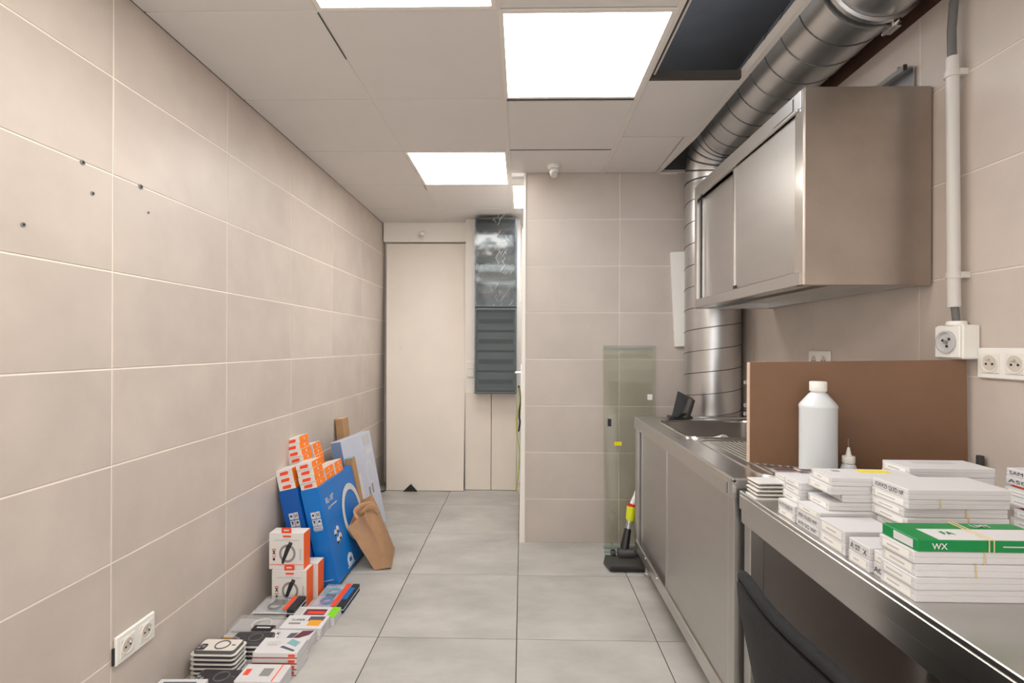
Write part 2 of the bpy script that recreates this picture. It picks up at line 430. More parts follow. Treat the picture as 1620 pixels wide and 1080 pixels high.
MB().prism([(.902, 2.672, ZC-.004), (.924, 2.672, ZC-.004), (.876, YP, ZC-.004), (.852, YP, ZC-.004)], (0, 0, .039)).build('edge_trim', 'bar', cl)
MB().prism([(.860, 2.676, ZC+.001), (.901, 2.676, ZC+.001), (.856, YP-.006, ZC+.001)], (0, 0, .012)).build('ceiling_panel', 'ceil', cl)
for (y0, y1, m) in ((2.082, 2.102, 'darkgap'), (1.022, 1.04, 'darkgap')):
    MB().box(.525, .902, y0, y1, ZC-.002, ZC+.03).build('opening_batten', m, cl)
MB().box(.525, .533, 1.03, 2.09, ZC+.0, ZC+.05).build('opening_batten', 'darkgap', cl)
MB().box(.540, .548, 1.03, 2.09, ZC+.012, ZC+.05).build('opening_batten', 'bar', cl)
MB().box(.878, .99, YP-.012, YP, ZC-.010, ZC-.002).build('opening_batten', 'bar', cl)
MB().box(-.693, -.689, 1.66, 1.93, ZC-.0015, ZC+.004).build('joint_gap_shade', 'black2', cl)  # dark strip painted in for the shade of an open joint
MB().box(-.6925, -.689, 3.46, 3.56, ZC-.0015, ZC+.004).build('joint_gap_shade', 'black2', cl)  # same painted joint shade, farther back
# dark strip painted in as the shadow line along the left wall
MB().box(XL, XL+.003, YN, YB, ZC-.001, ZC+.004).build('shadow_gap', 'darkgap', cl)
# light panels
names = {(1, 5): 'square ceiling light panel cut off by the top edge of the picture', (2, 6): 'large cool-white square ceiling light panel next to the ceiling opening',
         (1, 8): 'square ceiling light panel in the middle of the ceiling, over the walkway', (2, 9): 'small-looking ceiling light panel at the far end beside the partition',
         (1, 2): 'added fill light panel out of view behind the viewer', (0, 3): 'added fill light panel out of view along the left wall'}  # these two unseen panels are added as fill light
for i, j, x0, x1, y0, y1 in lights:
    if y0 > YP: x1 = min(x1, .5)
    t = thing('ceiling_light', names[(i, j)], 'light', ((x0+x1)/2, (y0+y1)/2, ZC), group='square ceiling light panels')
    f = .016; k = MB()
    k.box(x0, x1, y0, y0+f, ZC-.004, ZC+.02); k.box(x0, x1, y1-f, y1, ZC-.004, ZC+.02)
    k.box(x0, x0+f, y0+f, y1-f, ZC-.004, ZC+.02); k.box(x1-f, x1, y0+f, y1-f, ZC-.004, ZC+.02)
    k.build('frame', 'paint', t)
    MB().box(x0+f, x1-f, y0+f, y1-f, ZC-.001, ZC+.012).build('diffuser', 'lightc' if i == 2 else 'lightw', t)

# ============================================================ BACK ALCOVE
lean = math.atan2(.2, 2.19)
k = MB(); k.prism([(-1.18, 4.325, .004), (-.507, 4.325, .004), (-.507, 4.535, 2.195), (-1.245, 4.535, 2.195)], (0, .022, 0))
pn = tag(k.build('leaning_board', 'panel'), 'tall plain white panel leaning upright against the back wall', 'panel')
MB().lathe([(.006, 0), (.006, .004)], (-1.09, 4.435, 1.24), (0, -1, .09), 10).build('screw', 'ink_l', pn)
k = MB(); k.box(-1.265, -.5, 4.50, YB, 2.205, ZC, .002); hd = tag(k.build('trim_header', 'paint'), 'white header board above the leaning panel', None, None, 'structure')
k = MB(); k.prism([(-1.03, 4.30, 0), (-.905, 4.30, 0), (-.965, 4.312, .062)], (0, .012, 0))
tag(k.build('door_wedge', 'black'), 'black triangular wedge at the foot of the white panel', 'wedge')
def sensor(c, n, label, s=1.):
    t = thing('motion_sensor', label, 'sensor', c, group='white motion sensors')
    MB().lathe([(.034*s, 0), (.034*s, .012*s), (.026*s, .02*s)], c, n, 20).build('mount', 'white', t, True)
    nn = Vector(n); d = Vector(c)+nn*.034*s+Vector((0, -.012, -.006))*s
    MB().lathe([(.001, -.026), (.015, -.021), (.024, -.01), (.027, 0), (.024, .01), (.015, .021), (.001, .026)], d, (0, -.6, -.8), 20).build('head', 'white', t, True)
    MB().lathe([(.02*s, 0), (.016*s, .008*s), (.001, .010*s)], d+Vector((0, -.014, -.018))*s, (0, -.6, -.8), 16).build('lens', 'ink_l', t, True)
sensor((.19, 3.08, ZC-.001), (0, 0, -1), 'white motion sensor on the ceiling at the tiled partition', 1.15)
sensor((-.905, 4.499, 2.265), (0, -1, 0), 'white motion sensor on the header above the leaning panel', 1.0)
# column that carries the meter boxes
k = MB(); k.box(-.505, -.02, 4.40, YB, 0, ZC); col = tag(k.build('wall_meter_column', 'paint'), 'white boxed column that carries the electrical boxes', None, None, 'structure')
for x0, x1 in ((-.495, -.272), (-.266, -.05)):
    MB().box(x0, x1, 4.362, 4.40, .004, .852, .002).build('casing_panel', 'panel', col)
def meter(z0, z1, label, wrapped):
    x0, x1, y0, y1 = -.405, -.05, 4.22, 4.398
    t = thing('electrical_box', label, 'electrical box', ((x0+x1)/2, 4.30, z0), group='stacked electrical boxes')
    k = MB(); f = .014
    k.box(x0, x1, y1-.01, y1, z0, z1); k.box(x0, x0+f, y0, y1-.01, z0, z1); k.box(x1-f, x1, y0, y1-.01, z0, z1)
    k.box(x0+f, x1-f, y0, y1-.01, z0, z0+f); k.box(x0+f, x1-f, y0, y1-.01, z1-f, z1)
    k.build('housing', 'meter', t)
    n = 4; step = (z1-z0-.04)/n
    for r in range(n):
        za = z0+.025+r*step
        MB().box(x0+f, x1-f, y0+.06, y0+.07, za, za+step-.02, .002).build('cover_plate', 'meter_in', t)
        MB().box(x0+.03, x1-.03, y0+.054, y0+.06, za+step*.42-.014, za+step*.42+.022).build('module_slot', 'black2', t)
        cnt = (12, 9, 3, 12)[r] if not wrapped else (11, 5, 3, 0)[r]
        for q in range(cnt):
            xa = x0+.034+q*.0235+(0 if r % 2 == 0 else .04)
            if xa > x1-.055: break
            b = MB().box(xa, xa+.019, y0+.038, y0+.054, za+step*.42-.012, za+step*.42+.02).build('breaker', 'meter_mod', t)
            MB().box(xa+.006, xa+.013, y0+.032, y0+.038, za+step*.42+.002, za+step*.42+.012).build('toggle', 'black', b)
    d = MB().box(x0+.004, x1-.004, y0-.008, y0-.003, z0+.006, z1-.006).build('door', 'smoke', t)
    k = MB()
    for a in (x0+.002, x1-.014): k.box(a, a+.012, y0-.010, y0-.001, z0+.004, z1-.004)
    for a in (z0+.004, z1-.018): k.box(x0+.014, x1-.014, y0-.010, y0-.001, a, a+.014)
    k.build('door_frame', 'meter', d)
    for zz in (.12, .5, .86):
        MB().box(x0-.008, x0+.004, y0-.006, y0+.01, z0+(z1-z0)*zz, z0+(z1-z0)*zz+.035).build('hinge', 'ink_l', t)
    if wrapped:
        def fn(u, v):
            p = Vector((u*5, v*9, 3)); d_ = noise.noise(p*.6)*.003+abs(noise.noise(p*1.5))*.0015
            return (x0-.002+u*(x1-x0+.006), y0-.016-d_, z0+.005+v*(z1-z0-.01))
        k = MB(); k.grid(fn, 36, 60); w = k.build('plastic_wrap', 'wrap', t, True)
        for q in range(46):
            u = .5+random.uniform(-.12, .12)+.25*random.random(); v = random.random()
            if v < .35: u = .35+.6*random.random(); v *= .6
            x = x0+u*(x1-x0); z = z0+v*(z1-z0); L_ = random.uniform(.02, .055); s_ = random.choice((1, 1, -1))
            MB().tube([(x, y0-.0265, z), (x+s_*L_*.3, y0-.0275, z+L_*.5), (x+s_*L_*.55, y0-.0265, z+L_)], .0011, 4).build('crease', 'ink_l', w)
meter(.858, 1.588, 'lower grey electrical box with rows of breakers behind a smoky door', False)
meter(1.592, 2.352, 'upper grey electrical box wrapped in crumpled clear plastic', True)
t = thing('light_switch', 'pair of white light switches on the column left of the electrical boxes', 'switch', (-.455, 4.395, .99))
MB().box(-.49, -.42, 4.388, 4.399, .985, 1.13, .002).build('plate', 'white', t)
for z in (.992, 1.062): MB().box(-.484, -.426, 4.381, 4.388, z, z+.062, .002).build('rocker', 'paint', t)
# door frame at the partition's end, with the edge of an open door
k = MB(); k.prism([(-.016, YP-.006, 0), (.0195, YP-.006, 0), (.0195, YP-.006, ZC), (.007, YP-.006, ZC)], (0, .11, 0)); jb = tag(k.build('trim_1', 'paint'), 'white door jamb covering the end of the tiled partition', None, None, 'structure')
k = MB(); k.box(-.016, -.014, YP+.03, YP+.09, .30, .36); k.box(-.016, -.014, YP+.03, YP+.09, 1.55, 1.61); k.build('hinge_plate', 'chrome', jb)
t = thing('door_1', 'white door standing open edge-on behind the tiled partition', None, (.0, 3.6, 0)); t['kind'] = 'structure'
MB().box(-.004, .034, YP+.12, 4.06, .012, 2.05, .002).build('door_leaf', 'paint', t)
h = MB().box(-.010, -.004, 3.42, 3.46, .96, 1.14).build('handle_plate', 'chrome', t)
MB().tube([(-.008, 3.44, 1.08), (-.042, 3.44, 1.08), (-.045, 3.46, 1.08), (-.045, 3.56, 1.08)], .009, 10).build('lever', 'chrome', h)
def cable(name, label, pts, r, m, cat='cable'):
    P = []; pts = [Vector(p) for p in pts]
    for i in range(len(pts)-1):
        p0 = pts[max(i-1, 0)]; p1 = pts[i]; p2 = pts[i+1]; p3 = pts[min(i+2, len(pts)-1)]
        for s in range(8):
            q = s/8; P.append(.5*((2*p1)+(p2-p0)*q+(2*p0-5*p1+4*p2-p3)*q*q+(3*p1-p0-3*p2+p3)*q**3))
    P.append(pts[-1])
    return tag(MB().tube(P, r, 8).build(name, m, None, True), label, cat)
cable('earth_wire', 'yellow-green wire hanging beside the electrical column', [(-.030, 4.33, .90), (-.022, 4.32, .78), (-.048, 4.32, .62), (-.040, 4.31, .48), (-.022, 4.31, .36), (-.028, 4.30, .18), (-.05, 4.31, .008)], .005, 'wire')
cable('black_cable', 'short black cable loop beside the electrical column', [(-.030, 4.345, .92), (-.016, 4.34, .80), (-.024, 4.34, .66), (-.018, 4.34, .60), (-.030, 4.35, .52)], .007, 'black')
cable('floor_cable', 'short black cable end lying at the left foot of the white panel', [(-1.262, 4.30, .01), (-1.235, 4.27, .008), (-1.20, 4.28, .008), (-1.185, 4.30, .01)], .006, 'black')

# ============================================================ DUCT
DX, DR, DY, DZ, RB = 1.147, .16, 3.035, 2.488, .24
t = thing('ventilation_duct', 'galvanised spiral duct rising behind the sink and bending along the ceiling', 'duct', (DX, DY, 0))
N = 40
MB().tube([(DX, DY, 0), (DX, DY, DZ-RB)], DR, N).build('riser', 'galv', t, True)
arc = [(DX, DY-RB+RB*math.cos(a), DZ-RB+RB*math.sin(a)) for a in [PI/2*i/5 for i in range(6)]]
e = MB().tube(arc, DR+.001, N, caps=False).build('elbow', 'galv', t, True)
for i in range(0, 6):
    a = PI/2*i/5; p = Vector(arc[i]); d = Vector((0, -math.sin(a), math.cos(a)))
    MB().lathe([(DR+.0005, -.006), (DR+.004, -.002), (DR+.004, .002), (DR+.0005, .006)], p, d, N, False).build('elbow_seam', 'seam', e, True)
MB().tube([(DX, DY-RB, DZ), (DX, YN+.02, DZ)], DR, N).build('run', 'galv', t, True)
PITCH = .128
def helix(p, d, x, L_, r, name):
    p = Vector(p); d = Vector(d); x = Vector(x); y = d.cross(x); n = int(L_/PITCH*36); P = []
    for i in range(n+1):
        a = 2*PI*i/36; P.append(p+d*PITCH*i/36+x*math.cos(a)*r+y*math.sin(a)*r)
    MB().tube(P, .0026, 5, caps=False).build(name, 'seam', t, True)
helix((DX, DY, .01), (0, 0, 1), (1, 0, 0), DZ-RB-.03, DR+.0005, 'spiral_seam')
helix((DX, DY-RB-.02, DZ), (0, -1, 0), (1, 0, 0), 3.9, DR+.0005, 'spiral_seam')
MB().lathe([(DR+.001, -.03), (DR+.012, -.027), (DR+.012, -.012), (DR+.003, -.010), (DR+.003, .010), (DR+.012, .012), (DR+.012, .027), (DR+.001, .03)], (DX, 1.66, DZ), (0, -1, 0), N, False).build('coupling', 'galv', t, True)
MB().lathe([(DR+.0045, -.008), (DR+.0045, .008)], (DX, 1.66, DZ), (0, -1, 0), N, False).build('clamp_band', 'black2', t, True)
k = MB(); k.box(DX+.045, DX+.075, 1.635, 1.685, DZ-DR-.026, DZ-DR+.012, .003); k.tube([(DX+.06, 1.62, DZ-DR-.014), (DX+.06, 1.70, DZ-DR-.014)], .006, 8); k.build('clamp_bolt', 'chrome', t)

# ============================================================ UPPER CABINET
X0, X1, Y0, Y1, Z0, Z1 = .91, XR-.006, 1.63, 2.655, 1.464, 2.106
t = thing('wall_cabinet', 'stainless steel wall cabinet with two sliding doors under the duct', 'cabinet', ((X0+X1)/2, (Y0+Y1)/2, Z0))
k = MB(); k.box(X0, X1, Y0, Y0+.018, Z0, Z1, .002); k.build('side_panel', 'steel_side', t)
k = MB(); k.box(X0, X1, Y1-.018, Y1, Z0, Z1, .002); k.build('side_panel', 'steel', t)
k = MB(); k.box(X0+.02, X1, Y0+.018, Y1-.018, Z1-.015, Z1-.001); k.build('top_panel', 'steel_h', t)
k = MB(); k.box(X0+.05, X1, Y0+.018, Y1-.018, Z0+.03, Z0+.042); k.box(X0+.11, X0+.13, Y0+.018, Y1-.018, Z0+.004, Z0+.03); k.box(X1-.03, X1-.01, Y0+.018, Y1-.018, Z0+.004, Z0+.03); k.build('bottom_panel', 'steel_h', t)
k = MB(); k.box(X1-.008, X1, Y0+.018, Y1-.018, Z0+.042, Z1-.015); k.build('back_panel', 'steel', t)
k = MB(); k.box(X0-.004, X0+.018, Y0+.018, Y1-.018, Z1-.062, Z1-.001, .003); k.box(X0-.010, X0, Y0+.03, Y1-.03, Z1-.068, Z1-.056, .003); k.build('top_rail', 'steel_h', t)
k = MB(); k.box(X0-.004, X0+.05, Y0+.018, Y1-.018, Z0+.002, Z0+.048, .003); k.build('bottom_rail', 'steel_h', t)
k = MB(); k.box(X0-.003, X0+.012, Y0+.002, Y0+.05, Z0+.002, Z1-.002, .002); k.build('front_post', 'chrome', t)
k = MB(); k.box(X0-.003, X0+.012, Y1-.032, Y1-.002, Z0+.002, Z1-.002, .002); k.build('front_post', 'chrome', t)
for ya, yb, xx in ((Y0+.052, 2.185, X0+.006), (2.15, Y1-.034, X0+.03)):
    d = MB().box(xx, xx+.014, ya, yb, Z0+.05, Z1-.066, .002).build('sliding_door', 'steel', t)
    MB().box(xx-.004, xx, ya, ya+.01, Z0+.05, Z1-.066).build('door_edge', 'chrome', d)
    MB().box(xx-.004, xx, yb-.012, yb, Z0+.05, Z1-.066).build('door_edge', 'chrome', d)
MB().box(X0+.001, X0+.006, 2.155, 2.18, Z0+.052, Z0+.064).build('door_stop', 'black', t)
npl = MB().box(X0-.0062, X0-.004, Y0+.06, Y0+.19, Z1-.052, Z1-.012).build('nameplate', 'steel_h', t)
MB().box(X0-.0066, X0-.0062, Y0+.060, Y0+.063, Z1-.052, Z1-.012).build('nameplate_edge', 'ink', npl)
MB().box(X0-.0066, X0-.0062, Y0+.060, Y0+.19, Z1-.0535, Z1-.0515).build('nameplate_edge', 'ink', npl)
# things lying on top of it
k = MB(); k.box(XR-.045, XR-.004, 1.70, 2.25, Z1+.10, Z1+.104); k.box(XR-.012, XR-.008, 1.70, 2.25, Z1+.02, Z1+.10); k.box(XR-.045, XR-.042, 1.70, 2.25, Z1+.088, Z1+.10)
o = tag(k.build('wall_rail', 'galv'), 'galvanised mounting rail on the right wall above the cabinet', 'rail')
MB().box(XR-.046, XR-.036, 1.695, 1.70, Z1+.088, Z1+.106).build('end_cap', 'black', o)
k = MB(); k.prism([(1.13, 1.72, Z1), (1.20, 1.72, Z1), (1.195, 1.72, Z1+.016), (1.135, 1.72, Z1+.010)], (0, .05, 0)); o = tag(k.build('black_clip', 'black'), 'small black clip with silver tip lying on the cabinet top', 'clip')
MB().prism([(1.175, 1.71, Z1+.014), (1.20, 1.71, Z1+.014), (1.197, 1.71, Z1+.034)], (0, .012, 0)).build('clip_tip', 'chrome', o)

# ============================================================ SINK COUNTER
X0, X1, Y0, Y1, ZT = .64, XR-.012, 1.53, 2.862, .859
t = thing('sink_counter', 'stainless steel sink counter with sliding doors and ribbed drainboard', 'counter', ((X0+X1)/2, (Y0+Y1)/2, 0))
bx0, bx1, by0, by1 = .735, 1.235, 2.225, 2.735
# worktop with a rounded opening: outer loop joined to the opening loop
def rr(x0, x1, y0, y1, r, n):
    p = []
    for cx, cy, a in ((x1-r, y1-r, 0), (x0+r, y1-r, 90), (x0+r, y0+r, 180), (x1-r, y0+r, 270)):
        for i in range(n+1):
            q = math.radians(a+90*i/n); p.append((cx+r*math.cos(q), cy+r*math.sin(q)))
    return p
inn = rr(bx0, bx1, by0, by1, .07, 6); n = len(inn)
out_c = [(X1, Y1), (X0, Y1), (X0, Y0), (X1, Y0)]
k = MB(); V = [(x, y, ZT) for x, y in inn]+[(x, y, ZT) for x, y in out_c]
F = []
for q in range(4):
    seg = list(range(q*7, q*7+7)); 
    for i in range(6): F.append((n+q, seg[i+1], seg[i]))
    F.append((n+q, n+(q+1) % 4, (q*7+7) % n, q*7+6))
k.add(V, F)
k.box(X0, X0+.014, Y0, Y1, ZT-.058, ZT-.0005); k.box(X0+.014, X1, Y0, Y0+.012, ZT-.058, ZT-.0005); k.box(X0+.014, X1, Y1-.012, Y1, ZT-.058, ZT-.0005)
k.tube([(X0+.006, Y0, ZT), (X0+.006, Y1, ZT)], .006, 8); k.tube([(X0, Y1-.005, ZT), (X1, Y1-.005, ZT)], .006, 8); k.tube([(X0, Y0+.005, ZT), (X1, Y0+.005, ZT)], .005, 8)
k.box(X1-.012, X1, Y0, Y1-.35, ZT, ZT+.05)
wt = k.build('worktop', 'steel_h', t)
k = MB(); k.tube([(x, y, ZT+.001) for x, y in inn], .005, 6, closed=True); k.build('basin_rim', 'chrome', wt, True)
k = MB(); lv = [(0, 0), (.0, -.01), (.012, -.15), (.04, -.18), (.12, -.185)]
for i, (ins, dz) in enumerate(lv):
    k.v += [(x, y, ZT+dz) for x, y in rr(bx0+ins, bx1-ins, by0+ins, by1-ins, max(.07-ins*.3, .03), 6)]
for i in range(len(lv)-1):
    for q in range(n): k.f.append([i*n+q, (i+1)*n+q, (i+1)*n+(q+1) % n, i*n+(q+1) % n]); k.mi.append(0)
k.f.append([(len(lv)-1)*n+q for q in range(n)]); k.mi.append(0)
k.build('basin', 'basin', t, True)
k = MB()
k.tube([(x, y, ZT+.001) for x, y in rr(.755, 1.26, 1.57, 2.17, .05, 4)], .004, 6, closed=True)
for i in range(22):
    x = .80+i*.0205; k.tube([(x, 1.60, ZT+.001), (x, 2.14, ZT+.001)], .0042, 6)
k.build('drainboard_ribs', 'steel_h', t, True)
for y in (Y0+.002, Y1-.042): MB().box(X0+.006, X0+.046, y, y+.04, .115, ZT-.058, .002).build('post', 'steel', t)
MB().box(X0+.05, X1-.01, Y1-.016, Y1-.006, .12, ZT-.058).build('side_panel', 'steel', t)
MB().box(X0+.05, X1-.01, Y0+.006, Y0+.016, .12, ZT-.058).build('side_panel', 'steel', t)
MB().box(X0+.05, X1-.01, Y0+.016, Y1-.016, .12, .135).build('floor_panel', 'steel_h', t)
MB().box(X1-.02, X1-.01, Y0+.016, Y1-.016, .135, ZT-.2).build('back_panel', 'steel', t)
k = MB(); k.box(X0+.008, X0+.06, Y0+.042, Y1-.042, .118, .15, .003); k.box(X0+.002, X0+.012, Y0+.03, Y1-.02, .118, .176, .003); k.build('bottom_rail', 'steel_h', t)
for ya, yb, xx, s in ((Y0+.042, 2.265, X0+.012, 1), (2.20, Y1-.06, X0+.030, 0)):
    d = MB().box(xx, xx+.014, ya, yb, .152, ZT-.06, .002).build('sliding_door', 'steel', t)
    MB().box(xx-.003, xx, ya+.002, ya+.012, .155, ZT-.064).build('door_edge', 'steel_h', d)
    MB().box(xx-.003, xx, yb-.012, yb-.002, .155, ZT-.064).build('door_edge', 'steel_h', d)
npl = MB().box(X0-.0022, X0, Y0+.03, Y0+.15, ZT-.048, ZT-.014).build('nameplate', 'steel_h', t)
MB().box(X0-.0027, X0-.0022, Y0+.03, Y0+.035, ZT-.048, ZT-.014).build('nameplate_edge', 'ink', npl)
for x in (.70, X1-.07):
    for y in (Y0+.08, 2.764):
        k = MB(); k.lathe([(.021, 0), (.024, .003), (.024, .018), (.021, .02), (.021, .12)], (x, y, 0), n=18); k.build('foot', 'steel', t, True)
for y in (2.38, 2.60): MB().lathe([(.006, 0), (.005, .003)], (X0+.002, y, .165), (-1, 0, 0), 10).build('rivet', 'chrome', t)
# in the basin
t = thing('tape_roll', 'white tape roll leaning in the sink', 'tape', (.96, 2.42, ZT-.18), (0, 0, .5))
k = MB(); c = Vector((0, 0, .1)); ax = Vector((.2, -.9, .35)).normalized()
k.lathe([(.028, -.03), (.058, -.03), (.058, .03), (.028, .03), (.028, -.03)], c, ax, 28, False); k.build('roll', 'white', t, True, True)
k = MB(); k.prism([(.04, -.01, .13), (.12, 0, .06), (.12, .004, .04), (.05, 0, .09)], (0, .002, 0)); k.build('tape_tail', 'white', t, local=True)
k = MB(); k.prism([(.815, 2.46, ZT-.175), (.93, 2.46, ZT-.175), (.872, 2.48, ZT-.045)], (0, .06, .0)); tag(k.build('white_carton_corner', 'white'), 'white folded carton with pointed corner lying in the sink', 'carton')
# card terminal on the far edge of the counter
t = thing('phone_stand', 'black plastic device stand on the far corner of the sink counter', 'device stand', (.87, 2.80, ZT+.006))
k = MB(); k.rprism(.815, .945, 2.765, 2.845, ZT+.006, ZT+.018, .02); k.build('base', 'black', t)
k = MB(); k.prism([(.835, 2.80, ZT+.018), (.925, 2.78, ZT+.018), (.95, 2.79, ZT+.115), (.87, 2.81, ZT+.155)], (.008, .016, .0)); sc = k.build('back_plate', 'black', t)
k = MB(); k.tube([(.90, 2.775, ZT+.016), (.915, 2.768, ZT+.06), (.935, 2.772, ZT+.115)], [.024, .022, .02], 14); k.build('arm', 'black2', t, True)
k = MB(); k.tube([(.855, 2.77, ZT+.02), (.87, 2.758, ZT+.034), (.895, 2.756, ZT+.036), (.925, 2.77, ZT+.02)], .008, 8); k.build('cable_loop', 'black', t, True)

# white strip by the duct, glass panes
k = MB(); k.prism([(.944, 3.196, 1.866), (1.05, 3.196, 1.87), (1.05, 3.196, 1.268), (.975, 3.196, 1.264)], (0, .024, 0)); tag(k.build('foam_strip', 'white'), 'white foam strip fixed on the partition beside the duct', 'strip')
def pane(yb, yt, x0, x1, zt, label):
    t = thing('glass_pane', label, 'glass', ((x0+x1)/2, yb, 0), group='glass panes leaning on the partition')
    tl = math.atan2(yt-yb, zt)
    k = MB(); k.prism([(x0, yb, .002), (x1, yb, .002), (x1+.02, yt, zt), (x0+.004, yt, zt)][::1], (0, .008, .0)); k.build('pane', 'glass', t)
    k = MB(); k.box(x0-.002, x1+.004, yb-.003, yb+.011, .0, .018); k.build('bottom_edge', 'glass_edge', t)
    k = MB(); k.box(x0+.002, x1+.022, yt-.001, yt+.009, zt-.004, zt+.001); k.build('top_edge', 'glass_edge', t)
    return t
g1 = pane(3.125, 3.196, .515, .83, 1.268, 'rear clear glass pane leaning on the tiled partition')
g2 = pane(3.055, 3.172, .508, .80, 1.24, 'front glass pane with small coloured stickers, leaning on the partition')
def onpane(x, z): return 3.055+(3.172-3.055)*z/1.24-.0025
for nme, x0, x1, z0, z1, m in (('black_sticker', .535, .557, .765, .812, 'ink'), ('yellow_sticker', .575, .62, .648, .672, 'yellow'), ('white_sticker', .785, .815, .93, .965, 'white')):
    y = onpane(x0, z0); MB().box(x0, x1, y, y+.0025, z0, z1).build(nme, m, g2)
# stick vacuum
t = thing('stick_vacuum', 'stick vacuum with dark floor head and yellow canister behind the sink counter', 'vacuum', (.60, 2.86, 0))
k = MB(); k.prism([(.49, 2.80, .008), (.695, 2.80, .008), (.695, 2.80, .03), (.70, 2.83, .055), (.492, 2.83, .05), (.485, 2.81, .035)][:6], (0, .0, 0.0001))
k = MB(); k.add([(.495, 2.805, .006), (.69, 2.80, .006), (.70, 2.905, .006), (.475, 2.905, .006), (.495, 2.80, .036), (.69, 2.80, .036), (.692, 2.89, .062), (.482, 2.89, .062)],
                 [(3, 2, 1, 0), (4, 5, 6, 7), (0, 1, 5, 4), (1, 2, 6, 5), (2, 3, 7, 6), (3, 0, 4, 7)]); hd = k.build('floor_head', 'black2', t)
MB().box(.497, .69, 2.7985, 2.8005, .008, .020).build('bumper', 'black', hd)
for x in (.53, .668): MB().lathe([(.022, -.012), (.024, 0), (.022, .012)], (x, 2.90, .065), (1, 0, 0), 16).build('wheel', 'black', hd, True)
k = MB(); k.tube([(.555, 2.885, .075), (.645, 2.885, .075)], .028, 14); k.build('swivel', 'black2', t, True)
k = MB(); k.tube([(.592, 2.89, .08), (.597, 2.90, .11), (.622, 2.935, .195)], [.024, .026, .02], 14); k.build('neck', 'black', t, True)
k = MB(); k.tube([(.622, 2.935, .195), (.636, 2.955, .235)], [.016, .019], 14); k.build('clear_tube', 'blister', t, True)
k = MB(); k.tube([(.636, 2.955, .225), (.643, 2.965, .245), (.652, 2.975, .315)], [.012, .028, .028], 18); k.build('canister', 'yellow_p', t, True)
k = MB(); k.tube([(.652, 2.975, .312), (.654, 2.977, .328)], .024, 16); k.build('canister_ring', 'red', t, True)
k = MB(); k.tube([(.656, 2.978, .328), (.675, 2.985, .37), (.70, 2.990, .44)], [.016, .013, .012], 14); k.build('handle_body', 'white', t, True)

# ============================================================ WORK TABLE
X0, X1, Y0, Y1, ZW = .655, XR-.010, -.75, 1.517, .833
t = thing('work_table', 'stainless steel work table covered with cartons next to the sink counter', 'table', ((X0+X1)/2, .4, 0))
k = MB(); k.box(X0, X1, Y0, Y1, ZW-.012, ZW, .002); k.build('table_top', 'steel_h', t)
k = MB(); k.box(X0, X0+.02, Y0, Y1, ZW-.055, ZW-.012, .002); k.box(X0+.005, X0+.03, Y0+.002, Y1-.002, ZW-.096, ZW-.055, .002); k.build('apron', 'steel_h', t)
MB().box(X0+.03, X1, Y1-.02, Y1-.001, ZW-.096, ZW-.012).build('apron', 'steel', t)
MB().box(X1-.02, X1, Y0, Y1-.02, ZW-.096, ZW-.012).build('apron', 'steel', t)
for x in (X0+.012, X1-.065):
    for y in (Y1-.048, Y0+.02): MB().box(x, x+.04, y, y+.04, 0, ZW-.096, .002).build('leg', 'steel', t)
k = MB(); k.prism([(1.285, .1, 0), (1.285, 1.44, 0), (1.30, 1.44, .72), (1.30, .1, .72)], (-.010, 0, 0))
o = tag(k.build('brown_panel', 'hardboard_d'), 'dark brown board standing under the work table against the wall', 'board')
for y, z in ((1.0, .42), (.86, .30), (.80, .22)): MB().lathe([(.008, 0), (.006, .002)], (1.283, y, z), (-1, 0, 0), 10).build('stain', 'black2', o)
# hardboard splash screen across the table
ZW_ = ZW; ZW = ZT+.006
def yb(x): return 1.75+(x-.782)/(1.306-.782)*(1.487-1.75)
k = MB(); k.prism([(.790, yb(.790), ZW), (1.306, yb(1.306), ZW), (1.302, yb(1.302), ZW+.364), (.790, yb(.790), ZW+.346)], (.004, .008, 0))
o = tag(k.build('hardboard_screen', 'hardboard'), 'brown hardboard sheet standing upright across the work table', 'board')
k = MB(); k.prism([(.781, yb(.781), ZW), (.7895, yb(.7895), ZW), (.7895, yb(.7895), ZW+.346), (.781, yb(.781), ZW+.346)], (.004, .008, 0)); k.build('edge_strip', 'wood_edge', o)
for z in (.16, .19, .27): MB().box(.774, .782, yb(.78), yb(.78)+.009, ZW+z, ZW+z+.012).build('edge_nail', 'ink_g', o)
ZW = ZW_
k = MB(); k.box(1.298, 1.312, 1.440, 1.456, ZW, ZW+.125, .002); tag(k.build('dark_strip', 'black2'), 'dark metal strip standing in the corner right of the hardboard', 'strip')

# ---------------- sockets and conduit on the right wall
def socket_face(t, c, n, a, r=.021):
    """recessed round socket: c centre on the plate face, n outward normal, a horizontal direction"""
    c = Vector(c); n = Vector(n); a = Vector(a); up = Vector((0, 0, 1))
    k = MB(); k.lathe([(r, .0005), (r+.001, .0022), (r+.004, .0022), (r+.004, .0)], c, n, 24, False); rg = k.build('socket_ring', 'paint', t, True)
    MB().lathe([(r, .0008), (.001, .0010)], c, n, 24, False).build('socket_well', 'well', rg)
    for s in (-1, 1): MB().lathe([(.0032, .001), (.0032, .0022)], c+a*s*.0095-up*.002, n, 8).build('pin_hole', 'ink', rg)
    MB().lathe([(.003, .001), (.003, .008), (.001, .010)], c+up*.010, n, 8).build('earth_pin', 'chrome', rg)
t = thing('double_socket', 'white double wall socket on the right wall beside the hardboard', 'socket', (XR-.005, 1.385, 1.185), group=None)
MB().box(XR-.011, XR-.0005, 1.310, 1.464, 1.178, 1.264, .003).build('plate', 'white', t)
for y in (1.422, 1.350):
    MB().box(XR-.0135, XR-.011, y-.027, y+.027, 1.193, 1.249, .001).build('insert', 'paint', t); socket_face(t, (XR-.0135, y, 1.221), (-1, 0, 0), (0, 1, 0))
